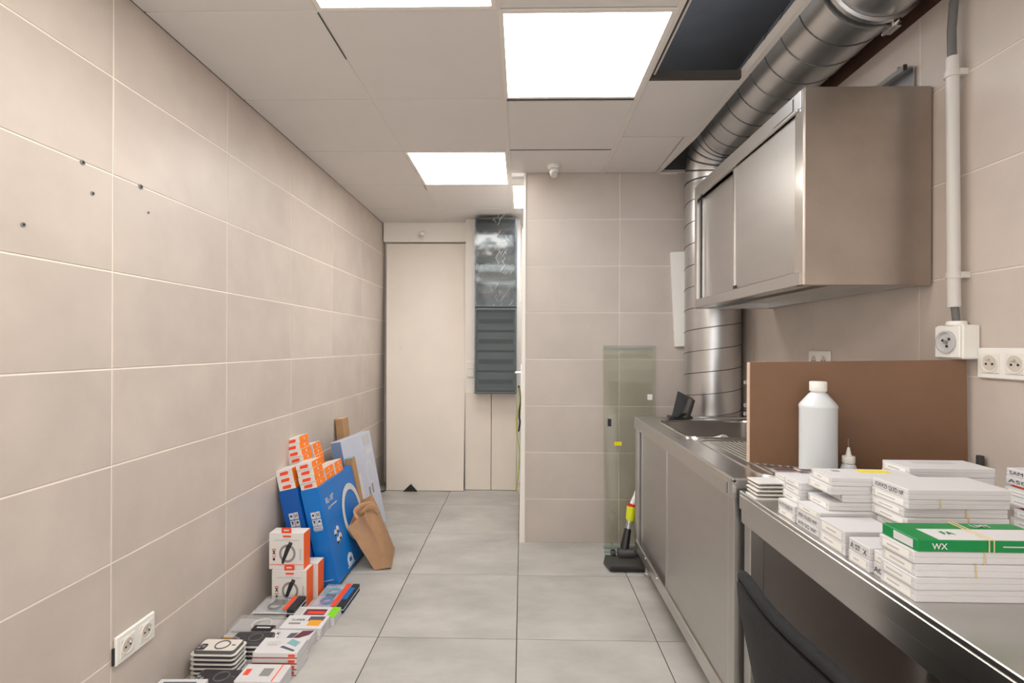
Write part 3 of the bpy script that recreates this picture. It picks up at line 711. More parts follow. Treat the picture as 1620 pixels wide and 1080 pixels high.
t = thing('double_socket', 'white wall socket peeking over the hardboard sheet under the wall cabinet', 'socket', (XR-.005, 2.25, 1.185))
MB().box(XR-.011, XR-.0005, 2.155, 2.31, 1.165, 1.248, .003).build('plate', 'white', t)
for y in (2.268, 2.196): socket_face(t, (XR-.011, y, 1.206), (-1, 0, 0), (0, 1, 0))
t = thing('double_socket', 'white double wall socket low on the left wall', 'socket', (XL+.005, 1.61, .27))
MB().box(XL+.0005, XL+.011, 1.533, 1.697, .256, .346, .003).build('plate', 'white', t)
for y in (1.575, 1.655):
    MB().box(XL+.011, XL+.0135, y-.029, y+.029, .272, .330, .001).build('insert', 'paint', t); socket_face(t, (XL+.0135, y, .301), (1, 0, 0), (0, 1, 0))
k = MB().box(XL+.0003, XL+.006, 1.527, 1.533, .262, .315); k.build('wall_gap', 'black', t)
t = thing('surface_socket', 'square surface-mounted white socket box below the conduit', 'socket', (1.29, 1.51, 1.235))
MB().box(1.268, XR-.0005, 1.463, 1.557, 1.231, 1.331, .004).build('box', 'white', t)
MB().box(1.262, 1.268, 1.466, 1.554, 1.234, 1.328, .003).build('cover', 'white', t)
k = MB(); k.lathe([(.034, 0), (.034, .006), (.029, .007), (.026, .001), (.001, .001)], (1.262, 1.510, 1.281), (-1, 0, 0), 28, False); rg = k.build('socket_ring', 'ink_l', t, True)
for a in (20, 140, 260):
    q = math.radians(a); MB().lathe([(.004, .001), (.004, .003)], (1.262, 1.510+.013*math.cos(q), 1.281+.013*math.sin(q)), (-1, 0, 0), 8).build('pin_hole', 'ink', rg)
MB().tube([(1.262, 1.51, 1.281), (1.255, 1.51, 1.281)], .006, 6).build('earth_pin', 'ink_g', rg)
k = MB(); k.lathe([(.026, 0), (.024, .012)], (1.292, 1.512, 1.331), (0, 0, 1), 20); k.build('gland', 'white', t, True)
t = thing('conduit', 'white vertical conduit pipe with grey cable on the right wall', 'pipe', (1.29, 1.53, 1.345))
MB().tube([(1.288, 1.516, 1.385), (1.290, 1.527, 2.137)], .0165, 18).build('pipe', 'pvc', t, True)
MB().tube([(1.292, 1.512, 1.343), (1.289, 1.516, 1.40)], .010, 12).build('cable', 'cable', t, True)
MB().tube([(1.290, 1.527, 2.12), (1.289, 1.528, 2.22), (1.290, 1.522, 2.30), (1.300, 1.518, 2.335), (1.322, 1.516, 2.350)], .0115, 12).build('cable', 'cable', t, True)
for z, y in ((1.48, 1.518), (2.085, 1.526)):
    k = MB(); k.tube([(1.2885, y, z-.009), (1.289, y, z+.009)], .0195, 18); k.box(1.296, XR, y-.021, y-.006, z-.009, z+.009); k.build('pipe_clip', 'pvc', t)

# ============================================================ CHAIR
t = thing('chair', 'black velvet chair with curved backrest at the work table', 'chair', (.70, .88, 0))
def chb(u, v, off):
    z = .47+v*.315-.03*(2*u-1)**4*v
    w = .235*(1-.12*(1-v))
    y = .885+(2*u-1)*w
    curve = .075*(1-(2*u-1)**2)
    x = .545-.055*v-curve*.55+off*(1 if True else 0)
    return Vector((x, y, z-(.012 if v > .99 else 0)))
k = MB(); nu, nv = 18, 10; th = .05
ring = []
for j in range(nv+1):
    for i in range(nu+1):
        u, v = i/nu, j/nv; e = 1-max(0, abs(2*u-1)-.8)*1.6-max(0, v-.85)*2.2
        k.v.append(tuple(chb(u, v, -th/2*e)))
for j in range(nv+1):
    for i in range(nu+1):
        u, v = i/nu, j/nv; e = 1-max(0, abs(2*u-1)-.8)*1.6-max(0, v-.85)*2.2
        k.v.append(tuple(chb(u, v, th/2*e)))
b = (nu+1)*(nv+1); idx = lambda i, j: j*(nu+1)+i
for j in range(nv):
    for i in range(nu):
        k.f.append([idx(i, j), idx(i, j+1), idx(i+1, j+1), idx(i+1, j)]); k.f.append([b+idx(i, j), b+idx(i+1, j), b+idx(i+1, j+1), b+idx(i, j+1)])
for i in range(nu):
    k.f.append([idx(i, nv), b+idx(i, nv), b+idx(i+1, nv), idx(i+1, nv)]); k.f.append([idx(i, 0), idx(i+1, 0), b+idx(i+1, 0), b+idx(i, 0)])
for j in range(nv):
    k.f.append([idx(0, j), b+idx(0, j), b+idx(0, j+1), idx(0, j+1)]); k.f.append([idx(nu, j), idx(nu, j+1), b+idx(nu, j+1), b+idx(nu, j)])
k.mi = [0]*len(k.f); bk = k.build('backrest', 'velvet', t, True)
k = MB(); k.tube([chb(0, v/8, 0) for v in range(0, 8)]+[chb(u/16, .99, 0)+Vector((0, 0, .004)) for u in range(1, 16)]+[chb(1, v/8, 0) for v in range(7, -1, -1)], .012, 10); k.build('piping', 'velvet', bk, True)
k = MB(); k.rprism(.50, .93, .67, 1.10, .40, .455, .09, 6); k.rprism(.505, .925, .675, 1.095, .455, .478, .09, 6); k.build('seat', 'velvet', t, True)
for x, y, dx, dy in ((.56, .72, -.05, -.04), (.56, 1.05, -.05, .04), (.88, .72, .04, -.04), (.88, 1.05, .04, .04)):
    MB().tube([(x, y, .40), (x+dx, y+dy, 0)], [.014, .010], 10).build('leg', 'black', t, True)

# ============================================================ THINGS ON THE WORK TABLE
ORD = ['topmost', 'second from the top', 'third from the top', 'fourth from the top', 'fifth from the top', 'sixth from the top', 'seventh from the top', 'eighth from the top']
GRP = 'white phone screen cartons on the work table'
def bands(o, size, x, r=.0012, mname='band'):
    sx, sy, sz = size
    k = MB(); k.tube([(x, -sy/2-r, 0), (x, -sy/2-r, sz+r), (x+.004, sy/2+r, sz+r), (x+.004, sy/2+r, 0)], r, 5); k.build('rubber_band', mname, o, local=True)
def stack(where, x0, y, zb, L_, Wd, hs, texts={}, jit=.004, rots=None, names_=None, m='paper', label_m=None):
    """boxes piled at left end x0, centre y; texts[i] = lettering on the left end of box i counted from the bottom"""
    z = zb; n = len(hs); res = []
    for i, h_ in enumerate(hs):
        dx, dy = random.uniform(-jit, jit), random.uniform(-jit, jit); r = rots[i] if rots else random.uniform(-.02, .02)
        items = []
        if i in texts: items.append(('text', 'left', .09, .26, h_*.46, texts[i], 'ink', Wd*.80))
        else:
            items.append(('rect', 'end_label', 'left', .12, .2, .88, .8, 'white'))
            items.append(('rect', 'print_line', 'left', .18+random.random()*.15, .42, .5+random.random()*.2, .58, 'ink_l'))
        lab = f'white carton, {ORD[n-1-i]} of the {where}' if n > 1 else f'white carton, {where}'
        if i in texts: lab = f'white carton marked {texts[i]}, {ORD[n-1-i]} of the {where}' if n > 1 else f'white carton marked {texts[i]}, {where}'
        o = pbox('phone_screen_box', lab, 'box', (x0+L_/2+dx, y+dy, z), (L_, Wd, h_), m, (0, 0, r), items, GRP, seam=.5)
        z += h_+.0004; res.append(o)
    return res, z
# fanned blister cards at the table corner
for i in range(5):
    pbox('card_pack', f'thin white card pack, {ORD[4-i]} of the fan at the table corner', 'card pack', (.716+.003*(i % 2)+.002*i, 1.450+.002*i, ZW+.0106*i), (.115, .066, .0045), 'tray', (0, 0, .02*(i-2)),
         [('rect', 'printed_insert', 'top', .2, .15, .8, .85, 'paper')] if i == 4 else [], 'thin card packs', c=.001)
    if i < 4:
        pass
st, zz = stack('four-high stack next to the fanned cards', .742, 1.440, ZW, .20, .078, [.017, .017, .017, .017])
deco(st[3], (.20, .078, .017), [('rect', 'printed_mark', 'top', .30, .55, .42, .80, 'ink_g')])
k = MB(); k.box(.80, .96, 1.455, 1.478, zz+.001, zz+.004)
# clear brown strip packs lying behind
pbox('clear_pack', 'clear pack with brown edges lying on the cartons against the hardboard', 'pack', (.815, 1.470, zz), (.17, .030, .004), 'blister', (0, 0, -.03), [('rect', 'brown_stripe', 'top', .05, .2, .95, .8, 'maroon'), ('rect', 'pale_stripe', 'top', .40, .0, .46, 1, 'wood_edge'), ('rect', 'pale_stripe', 'top', .66, .0, .7, 1, 'wood_edge')])
# next stacks along the table edge
st, zz = stack('pair headed A115', .668, 1.276, ZW, .19, .076, [.0195, .0195], {1: 'A115 OLED F'}, .001, [0, 0])
st, z2 = stack('three on the A115 pair', .690, 1.288, zz, .20, .078, [.0185, .018, .018], {}, .003, [.02, -.02, .015])
stB, zzB = stack('stack headed A50', .672, 1.188, ZW, .19, .092, [.019, .019, .018], {0: 'A70 5G WF', 1: 'A50 OLED WF'}, .001, [0, .01, .015])
st, z3 = stack('three under the yellow-labelled carton', .702, 1.196, zzB, .20, .086, [.018, .018, .0185], {}, .003, [-.02, -.05, .02])
st[1].location.x += .035
st, z4 = stack('x', .712, 1.197, z3, .205, .088, [.020], {}, .0, [-.05])
deco(st[0], (.205, .088, .020), [('rect', 'yellow_label', 'top', .46, .60, .80, .86, 'yellow'), ('rect', 'dark_print', 'top', .17, .66, .25, .78, 'ink_g')])
st[0]['label'] = 'white carton with a bright yellow label, lying on top of the middle pile'
st, zz = stack('pair between cartons A50 and A07', .668, 1.088, ZW, .115, .088, [.024, .026], {}, .001, [0, 0])
st, zz = stack('low stack headed A 07', .665, .998, ZW, .12, .060, [.022, .024], {1: 'A 07  X'}, .001, [0, 0])
stack('edge pair beside the green carton', .672, .948, ZW, .10, .036, [.024, .022], {0: 'A05'}, .001, [0, 0])
# A24 stack
st, zz = stack('tall A24/A25 stack', .800, 1.103, ZW, .21, .106, [.019, .019, .019, .019, .019, .019, .021], {6: 'A24/A25 QLED NF', 1: 'A52 4G 5G'}, .004, [.0, .03, -.02, .015, -.015, .02, -.005])
bands(st[5], (.21, .106, .019), -.04); bands(st[3], (.21, .106, .019), .02); bands(st[4], (.21, .106, .019), .02)
# stack behind it
st, zz = stack('stack behind the A24/A25 stack', .925, 1.252, ZW, .20, .09, [.020]*6+[.022], {}, .004)
deco(st[6], (.20, .09, .022), [('rect', 'blue_print', 'top', .25, .55, .75, .8, 'ink_l')])
# green carton stack nearest the viewer
st, zz = stack('stack under the green carton', .668, .900, ZW, .235, .082, [.021, .021, .021, .021], {}, .003, [0, .01, -.01, .0])
bands(st[3], (.235, .082, .021), .0); bands(st[2], (.235, .082, .021), -.02)
g = pbox('green_carton', 'green and white phone-screen carton held by a rubber band, nearest stack on the table', 'box', (.668+.12, .900, zz), (.235, .084, .020), 'green', (0, 0, -.005),
         [('rect', 'white_panel', 'top', .16, .02, .99, .62, 'paper'), ('rect', 'white_sticker', 'left', .35, .15, .88, .85, 'paper'), ('text', 'front', .10, .25, .010, 'WX', 'paper'),
          ('text', 'top', .27, .30, .013, 'FA', 'green'), ('text', 'top', .62, .72, .013, 'LMT', 'paper'), ('rect', 'print_line', 'front', .6, .45, .9, .55, 'ink_l')], 'green cartons')
bands(g, (.235, .084, .020), .0); bands(g, (.235, .084, .020), .008)
# stack at the right edge of the picture
st, zz = stack('stack below the red carton by the wall', 1.130, 1.135, ZW, .17, .075, [.021]*3, {}, .006)
pbox('red_carton', 'flat red carton in the stack by the wall', 'box', (1.222, 1.135, zz), (.16, .07, .006), 'red', (0, 0, .05))
zz += .0065
st, zz = stack('pair above the red carton', 1.128, 1.150, zz, .17, .085, [.020, .018], {}, .004)
pbox('orange_sleeve', 'orange sleeve sticking out of the stack by the wall', 'sleeve', (1.215, 1.150, zz), (.15, .07, .005), 'orange', (0, 0, -.06))
stack('pair on the wall stack', 1.135, 1.155, zz+.0055, .16, .075, [.018, .018], {0: 'A50A', 1: 'SAM S21'}, .002)
# bottles
c = (.926, 1.580, ZT+.006)
t = thing('plastic_bottle', 'tall milky white plastic bottle with white cap in front of the hardboard', 'bottle', c)
k = MB(); R = .0525
k.lathe([(R*.9, 0), (R, .006), (R, .205), (R*1.02, .212), (R*1.02, .217), (R*.96, .223), (R*.52, .252), (.0205, .258), (.0205, .266)], c, n=32); k.build('body', 'hdpe', t, True)
k = MB(); k.lathe([(.0235, .262), (.0245, .264), (.0245, .290), (.023, .292), (.001, .292)], c, n=28); k.build('cap', 'white', t, True)
c = (.998, 1.545, ZT+.006)
t = thing('dropper_bottle', 'small clear dropper bottle with white needle cap beside the tall bottle', 'bottle', c)
k = MB(); k.lathe([(.022, 0), (.0225, .003), (.0225, .028), (.018, .042), (.011, .046), (.011, .050)], c, n=24); k.build('body', 'hdpe', t, True)
k = MB(); k.lathe([(.0165, .046), (.0175, .048), (.0175, .066), (.016, .068), (.0085, .069), (.003, .094)], c, n=20); k.build('cap', 'white', t, True)
k = MB(); k.tube([(c[0], c[1], c[2]+.092), (c[0]-.001, c[1], c[2]+.120)], .0011, 6); k.build('needle', 'chrome', t)

# ============================================================ GOODS ALONG THE LEFT WALL
# --- tall ring light boxes
TH = .222
def leanbox(name, label, xb, y0, t_, L_, h_, m, items, lean_, rz=0., group=None, cat='box', c=.003):
    """carton leaning on the left wall: xb = front bottom edge, y0 near end"""
    o = pbox(name, label, cat, (0, 0, 0), (t_, L_, h_), m, (0, -lean_, rz), items, group, c=c)
    Rm = Euler((0, -lean_, rz)).to_matrix(); p = Rm @ Vector((t_/2, -L_/2, 0)); q = Rm @ Vector((-t_/2, 0, 0))
    o.location = (xb-p.x, y0-p.y, -min(p.z, q.z)+.0005)
    return o
frag = [('rect', 'icon_tile', 'front', .30+.26*a, .70-.075*b_, .53+.26*a, .765-.075*b_, 'paper') for a in (0, 1) for b_ in (0, 1)]
icons = [('disc', 'icon', 'front', .415, .735, .006, 0, 'ink', 1), ('rect', 'icon', 'front', .61, .715, .65, .752, 'ink'), ('rect', 'icon', 'front', .70, .715, .74, .752, 'ink'),
         ('poly', 'icon', 'front', [(.36, .68), (.47, .68), (.415, .64)], 'ink'), ('poly', 'icon', 'front', [(.60, .655), (.76, .655), (.68, .682)], 'ink')]
fragtxt = [('rect', 'text_plate', 'front', .30, .585, .79, .618, 'paper'), ('text', 'front', .34, .592, .009, 'FRAGILE', 'ink', .040), ('rect', 'print_line', 'front', .32, .572, .77, .577, 'paper')]
L1, H1, T1 = .50, .515, .098
face = [('text', 'right', .09, .80, .030, 'RL-18"', 'paper', .105), ('text', 'right', .11, .735, .013, 'LED', 'paper', .038), ('rect', 'print_line', 'right', .20, .745, .36, .757, 'ink_l'),
        ('ring', 'ring_light_print', 'right', .73, .52, .165, .128, 'paper', .88),
        ('poly', 'logo_print', 'right', [(.32, .055), (.47, .055), (.47, .12), (.44, .155), (.395, .17), (.35, .155), (.32, .12)], 'paper'), ('rect', 'logo_mark', 'right', .36, .075, .43, .12, 'blue'), ('rect', 'print_line', 'right', .29, .036, .50, .044, 'paper'),
        ('rect', 'print_line', 'front', .2, .06, .75, .065, 'ink_l')]
for u, v in ((.17, .47), (.235, .49), (.20, .385), (.265, .405)):
    face += [('disc', 'icon_plate', 'right', u, v, .017, 0, 'paper', .85), ('rect', 'icon_mark', 'right', u-.028, v-.03, u+.012, v-.008, 'ink')]
fb = leanbox('ring_light_box', 'front blue ring-light carton marked RL-18, leaning on the left wall', -.945, 2.572, T1, L1, H1, 'blue', frag+icons+fragtxt+face, TH, group='blue ring light cartons')
rb = leanbox('ring_light_box', 'rear blue ring-light carton against the left wall, behind the RL-18 face', -1.052, 2.556, T1, .56, H1, 'blue_d', frag+icons+fragtxt, TH, group='blue ring light cartons')
# small orange and white cartons piled on them
def small_pile(base, L_, yoff, count, where, xo=-.045, dxj=.003, z0=0., hb=.0345, deep=.115):
    Mx = wm(base)
    for i in range(count):
        loc = Mx @ Vector((random.uniform(-dxj, dxj), -L_/2+yoff+deep/2+random.uniform(-.003, .003), H1+.0008+z0+i*(hb+.0006)))
        lab = f'small orange carton, {ORD[count-1-i]} of {where}' if count > 1 else f'orange and white small carton, {where}'
        o = pbox('small_carton', lab, 'box', loc, (.086, deep, hb), 'paper_w', (0, -TH, random.uniform(-.015, .015)),
                 [('rect', 'orange_side', 'right', 0.02, 0.03, .98, .97, 'orange_s'), ('disc', 'print_mark', 'right', .52, .5, .008, 0, 'paper', .7), ('poly', 'logo_print', 'front', [(.22, .22), (.72, .22), (.78, .6), (.70, .74), (.26, .66)], 'redor')], 'small orange cartons on the blue boxes')
small_pile(fb, L1, .002, 4, 'four at the near end of carton RL-18')
small_pile(fb, L1, .140, 2, 'the middle pair on the RL-18 carton')
small_pile(fb, L1, .265, 2, 'the far pair on the RL-18 carton')
small_pile(rb, .56, .006, 3, 'three on the rear blue carton near end')
small_pile(rb, .56, .150, 7, 'the tallest pile, against the wall')
small_pile(rb, .56, .300, 5, 'the farthest pile on the blue cartons')
# grey ring light box and cardboard boxes behind
gb = leanbox('grey_ring_light_box', 'lavender-grey ring-light carton leaning behind the paper bag', -1.02, 3.125, .075, .42, .655, 'greybox',
             [('ring', 'ring_light_print', 'right', .74, .58, .085, .062, 'paper', .62), ('rect', 'white_print', 'right', .70, .77, .95, .82, 'paper'), ('rect', 'grey_print', 'right', .70, .86, .92, .97, 'ink_l'),
              ('rect', 'print_line', 'right', .60, .30, .66, .44, 'ink_g'), ('rect', 'print_line', 'right', .72, .36, .76, .46, 'ink_g'), ('text', 'right', .18, .72, .05, 'Ring', 'paper', .15), ('rect', 'dark_end', 'front', .05, .70, .95, .99, 'greyblue'),
              ('rect', 'white_stripe', 'right', .30, .05, .42, .62, 'paper')], .20, -.13)
leanbox('long_cardboard_box', 'tall narrow cardboard box standing against the wall behind the grey carton', -1.142, 3.36, .056, .10, .765, 'card', [('rect', 'tape_strip', 'top', .1, .1, .9, .9, 'wood_edge')], .095)
leanbox('narrow_cardboard_box', 'narrow cardboard box leaning between the RL-18 carton and the grey one', -.945, 3.082, .05, .055, .565, 'card', [('rect', 'blue_sticker', 'top', .0, .0, 1, 1, 'sky')], .20)
# --- paper bag
t = thing('paper_bag', 'slumped brown kraft paper bag leaning on the blue RL-18 carton', 'bag', (-.83, 2.92, 0))
bot = [(-.838, 2.79, .002), (-.745, 2.80, .012), (-.790, 3.06, .012), (-.905, 3.06, .002)]
top = [(-.992, 2.80, .232), (-.914, 2.84, .292), (-.935, 3.065, .350), (-1.0, 3.055, .312)]
def bagp(s, v):
    e = s*4 % 4; i = int(e) % 4; f = e-int(e)
    a = Vector(bot[i]).lerp(Vector(bot[(i+1) % 4]), f); b_ = Vector(top[i]).lerp(Vector(top[(i+1) % 4]), f)
    p = a.lerp(b_, v); c0 = sum((Vector(q) for q in bot), Vector())/4; c1 = sum((Vector(q) for q in top), Vector())/4; c = c0.lerp(c1, v)
    if i in (0, 2): p = p.lerp(c, .10*math.sin(PI*f)*v)      # gusset folds
    else: p = p+(p-c).normalized()*.012*math.sin(PI*f)*math.sin(PI*min(1, v*1.1))
    d = noise.noise(p*14)*.007*(.3+v); return p+(p-c).normalized()*d
ns, nv = 48, 14; k = MB()
for j in range(nv+1):
    for i in range(ns): k.v.append(tuple(bagp(i/ns, j/nv)))
for j in range(nv):
    for i in range(ns): k.f.append([j*ns+i, j*ns+(i+1) % ns, (j+1)*ns+(i+1) % ns, (j+1)*ns+i])
k.f.append(list(range(ns))[::-1])
# inner skin gives the paper a thickness and closes the mouth lower down
b0 = len(k.v)
for j in (nv, nv-3):
    for i in range(ns):
        p = bagp(i/ns, j/nv); c = sum((bagp(q/8, j/nv) for q in range(8)), Vector())/8; k.v.append(tuple(p.lerp(c, .05 if j == nv else .3)))
for i in range(ns):
    i2 = (i+1) % ns
    k.f.append([nv*ns+i, nv*ns+i2, b0+i2, b0+i]); k.f.append([b0+i, b0+i2, b0+ns+i2, b0+ns+i])
k.f.append([b0+ns+i for i in range(ns)])
k.mi = [0]*len(k.f); k.build('bag_body', 'kraft', t, True)
for pts in ([(-.955, 2.86, .268), (-.975, 2.865, .300), (-.962, 2.90, .318), (-.930, 2.95, .322), (-.905, 2.99, .305), (-.905, 3.00, .275)],
            [(-.930, 2.86, .285), (-.915, 2.85, .315), (-.905, 2.89, .322), (-.885, 2.95, .305), (-.875, 2.99, .262), (-.885, 3.01, .245)]):
    P = []
    for i in range(len(pts)-1):
        p0, p1, p2, p3 = [Vector(pts[max(0, min(len(pts)-1, i+q))]) for q in (-1, 0, 1, 2)]
        for s in range(6):
            q = s/6; P.append(.5*((2*p1)+(p2-p0)*q+(2*p0-5*p1+4*p2-p3)*q*q+(3*p1-p0-3*p2+p3)*q**3))
    MB().tube(P, .015, 10, flat=.14).build('handle', 'kraft_l', t, True)
t.location.x += .010
# --- white and orange boxed products
def kbox(loc, label, tab=True, face_=True):
    sz = (.170, .072, .176)
    it = [('rect', 'orange_side', 'right', 0, 0, 1, 1, 'orange')]
    if face_:
        it += [('rect', 'brand_plate', 'front', .40, .885, .63, .935, 'redor'), ('rect', 'print_line', 'front', .14, .79, .86, .815, 'ink_l'), ('rect', 'print_line', 'front', .40, .835, .60, .85, 'ink_l'),
               ('ring', 'ring_print', 'front', .53, .44, .044, .032, 'ink_g', .92), ('poly', 'holder_print', 'front', [(.36, .22), (.44, .20), (.62, .60), (.68, .72), (.60, .76), (.50, .64)], 'ink'),
               ('poly', 'clamp_print', 'front', [(.55, .68), (.66, .66), (.68, .73), (.58, .77)], 'black2'), ('disc', 'foot_print', 'front', .40, .19, .006, 0, 'ink', 1),
               ('rect', 'icon_label', 'front', .09, .545, .20, .565, 'redor'), ('poly', 'icon', 'front', [(.10, .42), (.12, .41), (.19, .52), (.17, .53)], 'ink'), ('poly', 'icon', 'front', [(.17, .41), (.19, .42), (.12, .53), (.10, .52)], 'ink'),
               ('rect', 'icon_label', 'front', .09, .355, .20, .37, 'redor'), ('disc', 'icon', 'front', .145, .28, .007, 0, 'ink', .75),
               ('rect', 'icon', 'front', .88, .25, .93, .58, 'ink_l'), ('rect', 'base_line', 'front', .01, .135, .99, .143, 'redor')]
    o = pbox('holder_box', label, 'box', loc, sz, 'paper_w', (0, 0, 0), it, 'white and orange boxed phone holders')
    if tab:
        k = MB(); y = sz[1]*.5-.003
        k.prism([(-.024, -.036, sz[2]), (.024, -.036, sz[2]), (.024, -.036, sz[2]+.022), (.018, -.036, sz[2]+.026), (-.018, -.036, sz[2]+.026), (-.024, -.036, sz[2]+.022)], (0, .0016, 0)); h_ = k.build('hang_tab', 'redor', o, local=True)
        MB().box(-.013, .013, -.0366, -.0336, sz[2]+.010, sz[2]+.017).build('tab_slot', 'paper', h_, local=True)
    return o
kbox((-1.122, 2.424, 0), 'white boxed phone holder with orange side, standing on the floor in front')
kbox((-1.100, 2.506, 0), 'white boxed phone holder half hidden behind the other two', True, False)
kbox((-1.140, 2.432, .1768), 'white boxed phone holder with orange side, stacked on top of the other one')
# --- flat retail packs on the floor
GF = 'flat retail packs on the floor'
def flat(name, label, cat, x0, x1, y0, y1, z0, h_, m, items=(), rz=0., seam=0.):
    return pbox(name, label, cat, ((x0+x1)/2, (y0+y1)/2, z0), (x1-x0, y1-y0, h_), m, (0, 0, rz), items, GF, seam)
def blister(label, x0, x1, y0, y1, z0, h_, rz, parts, basem='paper'):
    """clear clamshell on a printed backing card"""
    t = thing('blister_pack', label, 'blister pack', ((x0+x1)/2, (y0+y1)/2, z0), (0, 0, rz), GF)
    w, d = x1-x0, y1-y0
    k = MB(); k.box(-w/2, w/2, -d/2, d/2, 0, .002); bc = k.build('backing_card', basem, t, local=True)
    k = MB(); a = .012
    k.add([(-w/2+a/2, -d/2+a/2, .0022), (w/2-a/2, -d/2+a/2, .0022), (w/2-a/2, d/2-a/2, .0022), (-w/2+a/2, d/2-a/2, .0022), (-w/2+a, -d/2+a, h_), (w/2-a, -d/2+a, h_), (w/2-a, d/2-a, h_), (-w/2+a, d/2-a, h_)],
          [(4, 5, 6, 7), (0, 1, 5, 4), (1, 2, 6, 5), (2, 3, 7, 6), (3, 0, 4, 7)]); k.build('clear_shell', 'blister', t, local=True)
    for nm, kind, *q in parts:
        k = MB()
        if kind == 'box': u0, u1, v0, v1, za, zb, m = q; k.box(-w/2+u0*w, -w/2+u1*w, -d/2+v0*d, -d/2+v1*d, za, zb)
        else: u, v, R_, r_, za, m = q; k.tube([(-w/2+u*w+R_*math.cos(2*PI*i/24), -d/2+v*d+R_*math.sin(2*PI*i/24), za) for i in range(24)], r_, 6, closed=True)
        k.build(nm, m, t, local=True)
    return t
flat('mustard_carton', 'flat mustard carton under the clear blister packs', 'box', -1.268, -1.062, 2.095, 2.20, 0, .020, 'gold', [('rect', 'white_top', 'top', 0, 0.04, 1, 1, 'paper')], 0)
blister('clear blister pack with white cable ring and black label, by the wall', -1.270, -1.050, 2.10, 2.24, .0208, .026, 0, [('cable_ring', 'ring', .58, .55, .040, .004, .014, 'white'), ('black_label', 'box', .52, .93, .08, .32, .003, .0275, 'ink'), ('label_text', 'box', .60, .86, .16, .22, .0275, .028, 'paper'), ('grey_insert', 'box', .08, .45, .2, .85, .003, .008, 'ink_l')], 'paper')
for i in range(3):
    blister(f'clear blister pack with orange stripe, {ORD[2-i]} of three', -1.235+.004*i, -1.035+.002*i, 2.245, 2.375, .001+.021*i, .018, 0,
            [('orange_stripe', 'box', .70, .80, .02, .98, .0182, .0192, 'redor'), ('black_edge', 'box', .82, .99, .02, .98, .003, .0185, 'ink'), ('cable_ring', 'ring', .42, .4, .028, .004, .010, 'black2'), ('adapter', 'box', .3, .6, .55, .8, .003, .013, 'black2'), ('teal_print', 'box', .45, .68, .1, .9, .0021, .003, 'teal')], 'paper')
for i in range(2):
    blister(f'blue blister pack with orange stripe, {"upper" if i else "lower"} of two', -1.005, -.832, 2.325+.0*i, 2.555, .001+.020*i, .017, -.02, [('orange_stripe', 'box', .62, .76, .02, .98, .0172, .0182, 'redor'), ('black_edge', 'box', .80, .99, .02, .98, .003, .0175, 'ink'), ('blue_print', 'box', .82, .94, .3, .8, .0176, .0182, 'blue'), ('earphone_print', 'ring', .36, .7, .030, .006, .010, 'sky'), ('earphone_print', 'ring', .38, .3, .026, .006, .010, 'blue'), ('adapter', 'box', .25, .5, .45, .58, .003, .012, 'ink'), ('teal_print', 'box', .05, .25, .55, .9, .0021, .003, 'teal')], 'greybox')
flat('green_end_box', 'white phone carton with bright green end and red print', 'box', -1.035, -.842, 2.228, 2.318, 0, .040, 'paper', [('rect', 'green_band', 'top', .80, 0, 1, 1, 'lime'), ('rect', 'red_print', 'top', .22, .2, .72, .75, 'maroon'), ('rect', 'pink_print', 'top', .30, .3, .70, .55, 'redor'), ('rect', 'grey_print', 'top', .05, .2, .16, .8, 'ink_l')])
for i in range(3):
    flat('phone_carton', f'white phone carton, {ORD[2-i]} of three beside the green-ended one', 'box', -1.045+.003*i, -.862+.002*i, 2.118, 2.222, .0175*i, .017, 'paper', ([('rect', 'slate_print', 'top', .55, .55, .92, .9, 'slate'), ('rect', 'amber_print', 'top', .60, .20, .90, .62, 'amber'), ('text', 'top', .14, .55, .016, 'SUPER', 'ink', .06), ('rect', 'print_line', 'top', .14, .3, .42, .42, 'ink_g')] if i == 2 else [])+[('rect', 'print_line', 'right', .2, .35, .6, .6, 'ink_l')], .01*(i-1), .5)
flat('phone_carton', 'white phone carton with brick-red edge and dark phone pictures, on the floor', 'box', -1.064, -.876, 2.018, 2.112, 0, .050, 'paper', [('rect', 'red_edge', 'front', 0, .62, 1, .98, 'brickred'), ('rect', 'red_base', 'front', .0, 0, 1, .2, 'brickred'), ('poly', 'phone_print', 'top', [(.58, .12), (.93, .62), (.98, .95), (.72, .90)], 'maroon'), ('poly', 'phone_print', 'top', [(.46, .2), (.60, .3), (.66, .75), (.50, .70)], 'slate'), ('text', 'top', .18, .55, .018, 'K', 'ink'), ('rect', 'print_line', 'top', .08, .25, .34, .33, 'ink_g')], -.01)
for i in range(4):
    flat('earphone_carton', f'white carton with orange base line, {ORD[3-i]} of four', 'box', -1.036+.002*i, -.858, 1.892, 1.992, .0215*i, .021, 'paper', [('rect', 'orange_base', 'front', 0, 0, 1, .2, 'brickred'), ('rect', 'orange_badge', 'front', .80, .3, .95, .75, 'redor')]+([('poly', 'teal_phone_print', 'top', [(.60, .62), (.86, .40), (.90, .70), (.66, .92)], 'teal'), ('poly', 'stand_print', 'top', [(.52, .36), (.88, .10), (.90, .18), (.56, .46)], 'slate'), ('text', 'top', .16, .48, .024, 'OJD', 'ink_l', .05)] if i == 3 else []), .01*(i-2))
for i in range(2):
    flat('earphone_carton', f'white carton with orange line, {"upper" if i else "lower"} of two nearest the viewer', 'box', -1.035, -.868, 1.775, 1.872, .028*i, .027, 'paper', [('rect', 'orange_line', 'top', .80, 0, .83, 1, 'orange'), ('rect', 'grey_print', 'top', .45, .3, .68, .75, 'ink_g'), ('rect', 'orange_print', 'top', .08, .35, .2, .7, 'redor')] if i else [], .01)
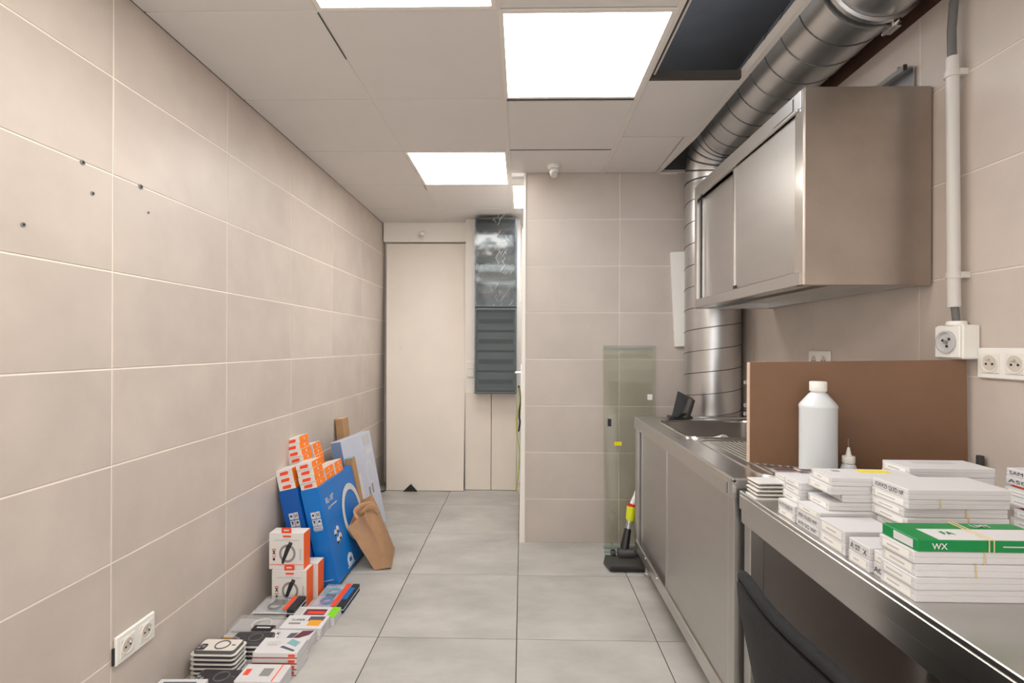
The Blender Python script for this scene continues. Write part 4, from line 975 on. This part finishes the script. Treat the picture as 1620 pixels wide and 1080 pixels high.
# --- phone case trays
def case_pack(label, x0, y0, z0, m, top_):
    t = thing('phone_case_pack', label, 'phone case', (x0+.09, y0+.048, z0), (0, 0, random.uniform(-.02, .02)), 'phone cases packed in white trays')
    k = MB(); k.rprism(-.088, .088, -.047, .047, 0, .0035, .016); k.build('tray', 'tray', t, local=True)
    k = MB(); k.rprism(-.079, .079, -.040, .040, .0035, .016, .013); cs = k.build('case', 'case' if not top_ else 'case_g', t, local=True)
    if top_:
        k = MB(); k.rprism(-.074, .076, -.036, .036, .016, .0165, .011); k.build('back_plate', m, cs, local=True)
        k = MB(); k.rprism(-.073, -.040, -.034, .001, .0165, .0195, .007); cb = k.build('camera_bump', 'case', cs, local=True)
        for u, v in ((-.064, -.008), (-.064, -.025), (-.049, -.017)): MB().lathe([(.0062, 0), (.0062, .0015), (.004, .0018)], (u, v, .0195), n=14).build('lens_ring', 'ink_g', t, local=True)
        k = MB(); k.tube([(.014+.026*math.cos(2*PI*i/28), .026*math.sin(2*PI*i/28), .0168) for i in range(28)], .0028, 6, closed=True); k.build('magnet_ring', 'case_g', cs, local=True)
        k = MB(); k.box(.050, .064, -.003, .003, .0165, .0172); k.build('magnet_bar', 'case_g', cs, local=True)
    return t
for i in range(6): case_pack(f'phone case in white tray, {ORD[5-i]} of the six-high stack' if i < 5 else 'pale phone case with grey magnet ring on top of the six-high tray stack', -1.262+.002*(i % 2), 1.862+.0*i, .0172*i, 'case_w', i == 5)
for i in range(4): case_pack(f'dark phone case tray, {ORD[3-i]} of four by the mustard carton', -1.190, 1.972+.0*i, .0172*i, 'case', i == 3)
for i in range(3): case_pack(f'violet phone case tray, {ORD[2-i]} of three nearest the viewer', -1.200, 1.756, .0172*i, 'case', i == 2)
k = MB()
o = pbox('window_box', 'white window box with dark charging pad, at the bottom edge by the wall', 'box', (-1.185, 1.680, 0), (.165, .115, .085), 'paper', (0, 0, .03), [('rect', 'dark_window', 'top', .12, .06, .82, .86, 'slate'), ('ring', 'cable_print', 'top', .58, .5, .022, .015, 'ink_l', 1.0), ('disc', 'pad_print', 'top', .30, .42, .030, 0, 'ink', .9), ('text', 'top', .03, .1, .008, 'MAGNETIC', 'ink_g', .01), ('rect', 'print_line', 'top', .86, .2, .96, .8, 'ink_l'), ('rect', 'print_line', 'right', .2, .3, .8, .5, 'ink_l')], GF)
